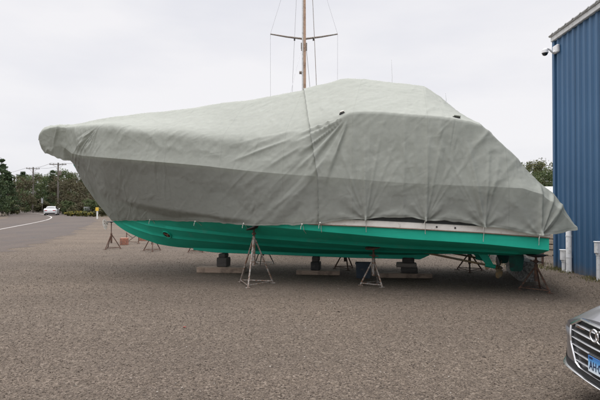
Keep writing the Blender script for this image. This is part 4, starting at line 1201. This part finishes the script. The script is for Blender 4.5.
# grassy verges on both sides of the far road
def verge(poly, n, lb):
    xs = [p[0] for p in poly]; ys = [p[1] for p in poly]; out = []
    def inside(x, y):
        c = False
        for i in range(len(poly)):
            (x1, y1), (x2, y2) = poly[i], poly[i - 1]
            if (y1 > y) != (y2 > y) and x < (x2 - x1) * (y - y1) / (y2 - y1) + x1: c = not c
        return c
    while len(out) < n:
        x, y = random.uniform(min(xs), max(xs)), random.uniform(min(ys), max(ys))
        if inside(x, y): out.append((x, y))
    return out
vp = verge([(-36, 76), (-30, 62), (-22, 56), (-8, 70), (-8, 110), (-50, 110)], 14000, '') + verge([(-60, 60), (-45.5, 66), (-56, 84), (-74, 104), (-110, 110), (-90, 60)], 9000, '')
blades('grass', vp, .12, .5, M['grass'], 'rough verge grass below the roadside trees', 'grass')
for o in [o for o in COL.objects if o.name.startswith('grass') and o['label'].startswith('rough')]:
    pass
mb = MB()
A = np.array([[( -66 + 9 * a + .6 * float(noise(np.array([a * 9.]), np.array([b * 5.]))[0]), 112 + 5 * b - 2 * a, 1.15 * math.sin(math.pi * a) * math.sin(math.pi * b) * (1 + .4 * float(noise(np.array([a * 7.]), np.array([b * 7.]))[0])) - .02) for b in np.linspace(0, 1, 14)] for a in np.linspace(0, 1, 30)])
mb.grid(A, flip=True)
tag(mb.build('sand_bank', M['sand'], None, 60), 'low sandy bank at the end of the road', 'bank', kind='structure')
# utility poles and cables
def pole(x, d, h, rz, arm, lb):
    t = empty('utility_pole', (px(x, d), d, 0), rz, lb, 'utility pole', 'utility poles along the road')
    MB().tube([(0, 0, -.1), (0, 0, h * .5), (0, 0, h)], [.17, .15, .12], 10).build('pole', M['polewood'], t)
    mb = MB(); mb.box((0, -.14, h - .35), (arm, .11, .14)); mb.build('crossarm', M['polewood'], t)
    for k in (-1, -.55, .55, 1):
        MB().lathe([(.03, 0), (.05, .03), (.05, .09), (.03, .13), (.05, .16), (.02, .20)], c=(k * arm * .46, -.14, h - .28), n=8).build('insulator', M['greyst'], t)
    for sg in (-1, 1): MB().tube([(sg * arm * .32, -.14, h - .4), (0, -.12, h - 1.1)], .025, 5).build('arm_brace', M['greyst'], t)
    return t
pA = pole(58, 85, 9.6, R(8), 3.0, 'nearer utility pole with a wide crossarm under the bow')
MB().lathe([(.0, 7.2), (.24, 7.2), (.26, 7.3), (.26, 8.0), (.2, 8.08), (0, 8.1)], c=(.38, -.2, 0), n=14).build('transformer', M['greyst'], pA)
pB = pole(33, 96, 9.7, R(14), 2.6, 'farther utility pole left of the white car')
def cable(a, b, sag, lb):
    pts = []
    for k in range(25):
        f = k / 24; p = Vector(a).lerp(Vector(b), f); p.z -= sag * 4 * f * (1 - f); pts.append(p)
    o = MB().tube(pts, .022, 5).build('overhead_cable', M['black_wire'], None, 60)
    return tag(o, lb, 'cable', 'overhead cables along the road')
ax_, bx_ = px(58, 85), px(33, 96)
cable((ax_ - 1.3, 84.8, 9.5), (bx_ - 1.1, 95.8, 9.6), .35, 'outermost overhead cable between the two utility poles')
cable((ax_ + 1.3, 84.8, 9.5), (bx_ + 1.1, 95.8, 9.6), .5, 'inner overhead cable between the two utility poles')
cable((bx_ - 1.1, 95.8, 9.6), (px(-60, 130), 130, 9.5), 1.4, 'overhead cable running left from the farther pole')
cable((ax_ - 1.3, 84.8, 9.5), (px(190, 60), 62, 10.2), 1.0, 'upper overhead cable running right from the nearer pole behind the bow')
cable((ax_ + .2, 84.8, 7.6), (px(190, 60), 62, 8.2), 1.0, 'lower overhead cable running right from the nearer pole behind the bow')
# roadside signs
t = empty('marker_post', (px(97.3, 51.5), 51.5, 0), R(10), 'white roadside post with a yellow board on top beside the boat stem', 'post')
mb = MB(); mb.box((0, 0, .55), (.14, .14, 1.1), bevel=.02); mb.build('post', M['signwhite'], t)
mb = MB(); mb.box((0, -.09, 1.12), (.34, .03, .40), bevel=.01); mb.build('sign_board', M['yellow'], t)
t = empty('sign', (px(88, 66), 66, 0), R(5), 'small grey sign board between low shrubs at the road edge', 'sign')
for sg in (-1, 1): MB().tube([(sg * .4, 0, 0), (sg * .4, 0, 1.0)], .04, 6).build('leg', M['greyst'], t)
mb = MB(); mb.box((0, -.05, 1.05), (1.15, .05, .55), bevel=.01); mb.build('sign_board', M['signgrey'], t)
t = empty('sign', (px(42.3, 88), 88, 0), R(5), 'narrow white upright sign left of the white car', 'sign')
MB().tube([(0, 0, 0), (0, 0, 2.2)], .04, 6).build('post', M['greyst'], t)
mb = MB(); mb.box((0, -.06, 2.4), (.36, .03, .95), bevel=.01); mb.build('sign_board', M['signgrey'], t)
# small white shed far behind the stern
t = empty('shed', (px(548, 34), 34, 0), R(-8), 'small white shed just showing between the cover and the blue building', 'shed')
mb = MB(); mb.box((0, 0, 1.2), (3.2, 2.6, 2.4)); mb.build('wall', M['trim'], t)
mb = MB(); mb.add([(-1.8, -1.5, 2.38), (1.8, -1.5, 2.38), (1.8, 0, 3.0), (-1.8, 0, 3.0), (-1.8, 1.5, 2.38), (1.8, 1.5, 2.38), (-1.8, 0, 2.9), (1.8, 0, 2.9)], [(0, 1, 2, 3), (3, 2, 5, 4), (0, 3, 4, 6), (1, 7, 5, 2)]); mb.build('roof', M['roofmetal'], t, 0)
mb = MB(); mb.box((-.2, -1.315, 1.0), (.9, .03, 2.0)); mb.build('door', M['signgrey'], t)

# ------------------------------------------------------------------ cars
def make_car(loc, heading, paint_m, label, detail):
    """saloon car; local +x is forward with x = 0 at the nose, z up"""
    car = empty('parked_car' if detail else 'saloon_car', loc, heading, label, 'car')
    HWD = .91
    def nose(y, z):
        y = abs(y)
        v = -.17 * y * y - 1.5 * max(0, y - .50) ** 2 - 1.6 * max(0, y - .80) ** 2
        v -= .55 * max(0, z - .60) ** 1.6 + .10 * max(0, .34 - z)
        return v
    # front fascia: grid over y, z, running into the wings
    ys = np.linspace(-HWD, HWD, 61); zs = np.linspace(.24, .775, 26)
    def ztop(y): return .775 - .20 * (1 - math.exp(-(abs(y) / .66) ** 3 * 1.0)) - .0
    A = np.array([[(nose(y, .33 + (ztop(y) - .33) * k), y, .33 + (ztop(y) - .33) * k) for k in np.linspace(0, 1, 26)] for y in ys])
    body = MB(); body.grid(A, flip=False)
    # bonnet
    def bon(y, f):
        x0 = nose(y, ztop(y)); x1 = -1.30 - .12 * (abs(y) / HWD) ** 2 * 0
        x = x0 + (x1 - x0) * f
        zc = ztop(y) + (.235 + .55 * (.775 - ztop(y))) * (1 - (1 - f) ** 1.7) + .045 * math.sin(math.pi * min(1, f * 1.6)) * (1 - (abs(y) / HWD) ** 2) * .6
        sh = max(0, abs(y) - .66)
        zc += -.10 * (sh / .27) ** 2 * f + .020 * math.exp(-((abs(y) - .50) / .05) ** 2) * min(1, f * 4)
        return (x, y, zc)
    Bn = np.array([[bon(y, f) for f in np.linspace(0, 1, 22)] for y in ys]); body.grid(Bn, flip=False)
    # sides: from bonnet edge / waist line down to sill, along the length
    L = 4.85
    def waist(x):
        if x > -1.30: return None
        return np.interp(-x, [1.30, 2.2, 3.6, 4.4, 4.85], [.885, .92, .95, .97, .88])
    def hw(x): return np.interp(-x, [1.30, 2.0, 3.6, 4.5, 4.75, 4.85], [HWD, HWD + .0, HWD, .90, .84, .74])
    wheels = (-.93, -3.80); WR = .335
    def sill(x):
        z = .22 + .08 * max(0, 1 + x / .5)
        for wx in wheels:
            dxx = abs(x - wx)
            if dxx < .40: z = max(z, .335 + math.sqrt(max(0, .40 ** 2 - dxx ** 2)) * .98)
        return z
    for sg in (1, -1):
        rows = []
        edge = [tuple(Bn[-1 if sg > 0 else 0][j]) for j in range(22)]
        xs = [e[0] for e in edge] + list(np.linspace(-1.34, -L, 80))
        for x in xs:
            if x > -1.301:
                zt = float(np.interp(-x, [-e[0] for e in edge], [e[2] for e in edge])); w = HWD
            else: zt = float(waist(x)); w = float(hw(x))
            zb = min(sill(x), zt - .02)
            row = []
            for k in np.linspace(0, 1, 10):
                z = zt + (zb - zt) * k
                bulge = .018 * math.sin(math.pi * min(1, k * 1.2)) - .03 * max(0, .35 - z) 
                row.append((x, sg * (w + bulge), z))
            rows.append(row)
        body.grid(np.array(rows), flip=(sg < 0))
    # boot lid, rear panel
    def deck(y, f):
        x = -4.15 - (L - 4.15) * f
        return (x, y * float(hw(x)) / HWD, float(waist(x)) + .05 * (1 - (abs(y) / HWD) ** 2) * (1 - f) + .015)
    body.grid(np.array([[deck(y, f) for f in np.linspace(0, 1, 10)] for y in ys]))
    body.grid(np.array([[(-L - .05 * math.sin(math.pi * k) - .02, y * .795, .88 + (.24 - .88) * k + .0) for k in np.linspace(0, 1, 12)] for y in ys]))
    body_o = body.build('body', paint_m, car, 40)
    MB().box((-2.4, 0, .20), (4.3, 1.6, .06)).build('floor_pan', M['blackmatt'], car)
    # cabin
    def roofp(f):  # x, z along the roof line
        return np.interp(f, [0, .22, .34, .5, .7, .8, 1], [-1.32, -1.95, -2.25, -2.7, -3.35, -3.65, -4.20]), np.interp(f, [0, .22, .34, .5, .7, .8, 1], [.955, 1.28, 1.385, 1.42, 1.36, 1.27, 1.0])
    rows = []
    for f in np.linspace(0, 1, 40):
        x, z = roofp(f); wt = .60 if z > 1.2 else .60 + .20 * (1.2 - z) / .25
        zw = float(waist(min(x, -1.31))); wb = float(hw(x)) - .03
        row = [(x, -wb, zw)] + [(x, -wt - (wb - wt) * (1 - k), zw + (z - .05 - zw) * k) for k in (.35, .7, .97)]
        row += [(x, y * wt / .6, z - .045 * (y / .6) ** 2) for y in np.linspace(-.57, .57, 11)]
        row += [(x, wt + (wb - wt) * (1 - k), zw + (z - .05 - zw) * k) for k in (.97, .7, .35)] + [(x, wb, zw)]
        rows.append(row)
    A = np.array(rows); i1, i2 = 12, 29
    g1 = MB(); g1.grid(A[:i1 + 1, 4:-4]); g1.build('windscreen', M['glass_dark'], car, 50)
    g1 = MB(); g1.grid(A[i1:i2 + 1, 3:-3]); g1.build('roof', paint_m, car, 50)
    g1 = MB(); g1.grid(A[i2:, 4:-4]); g1.build('rear_window', M['glass_dark'], car, 50)
    for sl, nm in ((slice(0, 4), 'side_window'), (slice(-4, None), 'side_window')):
        g1 = MB(); g1.grid(A[:, sl]); g1.build(nm, M['glass_dark'], car, 50)
    for sl in ((3, 5), (-5, -3)):
        for a, b in ((0, i1 + 1), (i2, 40)):
            g1 = MB(); B_ = A[a:b, sl[0]:sl[1] if sl[1] != 0 else None].copy(); B_[:, :, 2] += .006; g1.grid(B_); g1.build('pillar', paint_m, car, 50)
    for wx in wheels:
        for sg in (1, -1):
            w = empty('wheel', (wx, sg * .80, WR)); w.parent = car
            Mx = Matrix.Rotation(R(90), 3, 'X')
            MB().lathe([(.225, -.11), (.29, -.115), (.325, -.09), (.335, -.04), (.335, .04), (.325, .09), (.29, .115), (.225, .11)], n=36, M=Mx).build('tyre', M['tyre'], w)
            rm = MB(); rm.lathe([(.225, -.10), (.21, -.06), (.21, .06), (.225, .10)], n=36, M=Mx)
            for k in range(10):
                a = k * .628
                rm.box((.12 * math.cos(a), -sg * -.085, .12 * math.sin(a)), (.19, .025, .03), Matrix.Rotation(-a, 3, 'Y'))
            rm.lathe([(.05, -.1), (.05, .1)], n=16, M=Mx)
            rm.build('rim', M['alu'], w)
    # tail lamps
    for sg in (1, -1):
        mb = MB(); mb.box((-L - .045, sg * .55, .74), (.06, .36, .13), bevel=.02); mb.build('tail_lamp', M['redlamp'], car)
        mb = MB(); mb.box((-1.95, sg * 1.0, .98), (.14, .18, .12), bevel=.03); mb.build('wing_mirror', paint_m, car)
        mb = MB(); mb.tube([(-1.95, sg * .90, .94), (-1.95, sg * .97, .97)], .03, 8); mb.build('mirror_stalk', M['blackmatt'], car)
    mb = MB(); mb.box((-L - .075, 0, .62), (.012, .30, .15)); mb.build('licence_plate', M['signwhite'], car)
    mb = MB(); mb.box((-L - .03, 0, .33), (.09, 1.35, .14), bevel=.02); mb.build('rear_bumper', M['blackmatt'], car)
    # ---- front end
    def on(y, z, out=0.0): return Vector((nose(y, z) + out, y, z))
    oct_ = [(-.36, .755), (.36, .755), (.505, .665), (.485, .50), (.40, .33), (.34, .305), (-.34, .305), (-.40, .33), (-.485, .50), (-.505, .665)]
    oct_ = [(y * .92, .755 + (z - .755) * .80) for y, z in oct_]
    def densify(poly, n=10):
        out = []
        for i in range(len(poly)):
            a, b = poly[i], poly[(i + 1) % len(poly)]
            for k in range(n): out.append((a[0] + (b[0] - a[0]) * k / n, a[1] + (b[1] - a[1]) * k / n))
        return out
    dp = densify(oct_)
    # black recess panel filling the octagon
    mb = MB(); rows = []
    for z in np.linspace(.395, .755, 16):
        half = np.interp(z, [.395, .415, .551, .683, .755], [.313, .368, .446, .465, .331])
        rows.append([tuple(on(y, z, .004)) for y in np.linspace(-half, half, 30)])
    mb.grid(np.array(rows)); grille = mb.build('grille', M['blackgloss'], car, 40)
    # frame
    pts = [on(y, z, .014) for y, z in dp]
    ring_o = []; n = len(pts)
    cy, cz_ = 0, .53
    rows = []
    for i, (y, z) in enumerate(dp + dp[:1]):
        sc = []
        for k, o_ in ((1.0, .006), (1.0, .026), (.965, .030), (.945, .022), (.945, .006)):
            yy = y * (k if k == 1 else 1 - (1 - k) * 1.0); zz = cz_ + (z - cz_) * (k if k == 1 else 1 - (1 - k) * 1.35)
            sc.append(tuple(on(yy, zz, o_)))
        rows.append(sc)
    mb = MB(); mb.grid(np.array(rows)); mb.build('grille_frame', M['chrome'], car, 30)
    for z in (.700, .648, .596, .544, .492, .442):
        half = float(np.interp(z, [.395, .415, .551, .683, .755], [.313, .368, .446, .465, .331])) - .035
        rows = []
        for y in np.linspace(-half, half, 40):
            e = .5 + .5 * min(1, (half - abs(y)) / .10)
            rows.append([tuple(on(y, z - .005 * e, .006)), tuple(on(y, z - .004 * e, .026)), tuple(on(y, z + .004 * e, .018)), tuple(on(y, z + .005 * e, .006))])
        mb = MB(); mb.grid(np.array(rows)); mb.build('grille_slat', M['slat'], grille, 40)
    # lower bumper lip and intake
    rows = []
    for y in np.linspace(-.88, .88, 50):
        rows.append([tuple(on(y, .330, -.03)), tuple(on(y, .332, .020)), tuple(on(y, .336, .029)), tuple(on(y, .341, .022)), tuple(on(y, .343, -.01))])
    mb = MB(); mb.grid(np.array(rows)); mb.build('bumper_lip', M['chrome'], car, 40)
    rows = []
    for y in np.linspace(-.90, .90, 60): rows.append([tuple(on(y, z, .006)) for z in (.346, .356, .368, .38, .392)])
    mb = MB(); mb.grid(np.array(rows)); mb.build('lower_intake', M['blackmatt'], car, 40)
    for sg in (1, -1):
        rows = []
        for k, y in enumerate(np.linspace(.49, .78, 16)):
            zt = min(.635, ztop(y) - .015)
            zb = zt - .062
            rows.append([tuple(on(sg * y, zb + (zt - zb) * f, .003 + .006 * math.sin(math.pi * f))) for f in np.linspace(0, 1, 7)])
        mb = MB(); mb.grid(np.array(rows), flip=(sg < 0)); hl = mb.build('headlight', M['lamp'], car, 60)
        rows = []
        for y in np.linspace(.50, .82, 14):
            rows.append([tuple(on(sg * y, z, .004)) for z in np.linspace(.33, .33 + .15 * (y - .40) / .42, 6)])
        mb = MB(); mb.grid(np.array(rows), flip=(sg < 0)); mb.build('side_intake', M['blackmatt'], car, 50)
    # number plate on its holder
    if detail:
        pc = on(0, .485, .034)
        holder = MB(); holder.box((0, 0, 0), (.018, .32, .138), bevel=.006)
        holder = holder.build('plate_holder', M['blackmatt'], car, 30, pc + Vector((-.006, 0, 0)))
        pl = MB(); pl.box((0, 0, 0), (.004, .285, .112), bevel=.0015)
        plate = pl.build('licence_plate', M['plate'], car, 30, pc + Vector((.010, 0, .004)))
        def text(s, size, y, z, bold=0.0):
            cu = bpy.data.curves.new('plate_text', 'FONT'); cu.body = s; cu.size = size; cu.align_x = 'LEFT'; cu.align_y = 'CENTER'
            cu.extrude = .0006; cu.offset = bold; cu.space_character = 1.05
            tmp = bpy.data.objects.new('plate_text', cu); COL.objects.link(tmp)
            bpy.context.view_layer.update()
            me = bpy.data.meshes.new_from_object(tmp.evaluated_get(bpy.context.evaluated_depsgraph_get()))
            bpy.data.objects.remove(tmp); bpy.data.curves.remove(cu)
            Mr = Matrix(((0, 0, 1), (1, 0, 0), (0, 1, 0)))           # text x -> +y (towards viewer's right), text y -> z
            for v_ in me.vertices:
                p_ = Mr @ Vector((v_.co.x * .82, v_.co.y * 1.25, v_.co.z)); v_.co = p_ + Vector((.0028, y, z))
            me.materials.append(M['plate_ink'])
            o_ = bpy.data.objects.new('plate_text', me); COL.objects.link(o_); o_.parent = plate
            return o_
        text('AH\u00b70637', .066, -.128, -.010, .0012)
        mb = MB(); mb.box((.0026, -.110, .044), (.001, .036, .016), bevel=.0004); mb.build('state_outline', M['plate_ink'], plate, 0)
        # four linked rings
        rg = MB(); n = 28
        for k in range(4):
            yc = (k - 1.5) * .062
            rows = []
            for i in range(n + 1):
                a = 2 * math.pi * i / n
                ring = []
                for j in range(9):
                    b = 2 * math.pi * j / 8
                    rr = .042 + .006 * math.cos(b)
                    y_, z_ = yc + rr * math.cos(a), .690 + rr * math.sin(a)
                    ring.append((nose(0, .69) + .045 + .007 * math.sin(b), y_, z_))
                rows.append(ring)
            rg.grid(np.array(rows))
        rg.build('emblem', M['chrome'], car, 60)
        mb = MB(); mb.box(on(0, .69, .022), (.02, .22, .06), bevel=.008); mb.build('emblem_mount', M['blackgloss'], car)
        mb = MB(); mb.box(on(-.33, .684, .012), (.006, .11, .016), bevel=.002); mb.build('badge', M['greyst'], car)
    return car
make_car((2.075, 3.04, 0), R(180), M['paint_grey'], 'grey saloon car with black grille and four chrome rings on the gravel at the corner', True)
make_car((px(53.6, 74), 74, 0), R(113), M['paint_white'], 'small white saloon car driving away on the road by the trees', False)

# ------------------------------------------------------------------ sky, sun, camera
w = bpy.data.worlds.new('World'); scene.world = w; w.use_nodes = True
nt = w.node_tree; bg = nt.nodes['Background']
sky = nt.nodes.new('ShaderNodeTexSky'); sky.sky_type = 'NISHITA'; sky.sun_disc = False
SUN_EL, SUN_AZ = R(80), R(-20)          # azimuth measured from +y towards +x
sky.sun_elevation = SUN_EL; sky.sun_rotation = SUN_AZ; sky.altitude = 10
tc = nt.nodes.new('ShaderNodeTexCoord')
sepx = nt.nodes.new('ShaderNodeSeparateXYZ'); nt.links.new(tc.outputs['Generated'], sepx.inputs[0])
mp = nt.nodes.new('ShaderNodeMapping'); mp.inputs['Scale'].default_value = (1.0, 1.0, 3.2); nt.links.new(tc.outputs['Generated'], mp.inputs['Vector'])
nz = nt.nodes.new('ShaderNodeTexNoise'); nz.inputs['Scale'].default_value = 1.7; nz.inputs['Detail'].default_value = 5; nz.inputs['Roughness'].default_value = .5
nt.links.new(mp.outputs[0], nz.inputs['Vector'])
cr = nt.nodes.new('ShaderNodeValToRGB'); cr.color_ramp.elements[0].position = .36; cr.color_ramp.elements[1].position = .62
cr.color_ramp.elements[0].color = (.73, .733, .78, 1); cr.color_ramp.elements[1].color = (.855, .842, .858, 1)
nt.links.new(nz.outputs['Fac'], cr.inputs[0])
er = nt.nodes.new('ShaderNodeMapRange'); er.inputs['From Min'].default_value = 0.42; er.inputs['From Max'].default_value = .9
er.inputs['To Min'].default_value = 11.1; er.inputs['To Max'].default_value = 60.0
nt.links.new(sepx.outputs[2], er.inputs['Value'])
sc_ = nt.nodes.new('ShaderNodeVectorMath'); sc_.operation = 'SCALE'
nt.links.new(cr.outputs[0], sc_.inputs[0]); nt.links.new(er.outputs[0], sc_.inputs['Scale'])
mx = nt.nodes.new('ShaderNodeMix'); mx.data_type = 'RGBA'; mx.inputs[0].default_value = .93
nt.links.new(sky.outputs[0], mx.inputs[6]); nt.links.new(sc_.outputs[0], mx.inputs[7])
nt.links.new(mx.outputs[2], bg.inputs['Color']); bg.inputs['Strength'].default_value = .1

sd_ = bpy.data.lights.new('sun', 'SUN'); sd_.energy = 1.5; sd_.angle = R(35); sd_.color = (1, .96, .90)
so = bpy.data.objects.new('sun', sd_); COL.objects.link(so)
dirv = Vector((math.sin(SUN_AZ) * math.cos(SUN_EL), math.cos(SUN_AZ) * math.cos(SUN_EL), math.sin(SUN_EL)))
so.rotation_euler = (-dirv).to_track_quat('-Z', 'Y').to_euler(); so.location = dirv * 40

cam = bpy.data.cameras.new('camera'); cam.sensor_width = 36; cam.lens = 27; cam.clip_end = 2000; cam.clip_start = .05
co = bpy.data.objects.new('camera', cam); COL.objects.link(co)
co.location = (0, 0, 1.6); co.rotation_euler = (R(90) + math.atan(5 / 450), 0, 0)
scene.camera = co
scene.view_settings.view_transform = 'Standard'; scene.view_settings.look = 'None'
scene.view_settings.exposure = 0; scene.view_settings.gamma = 1
scene.render.resolution_x = 1024; scene.render.resolution_y = 683
scene.cycles.max_bounces = 8
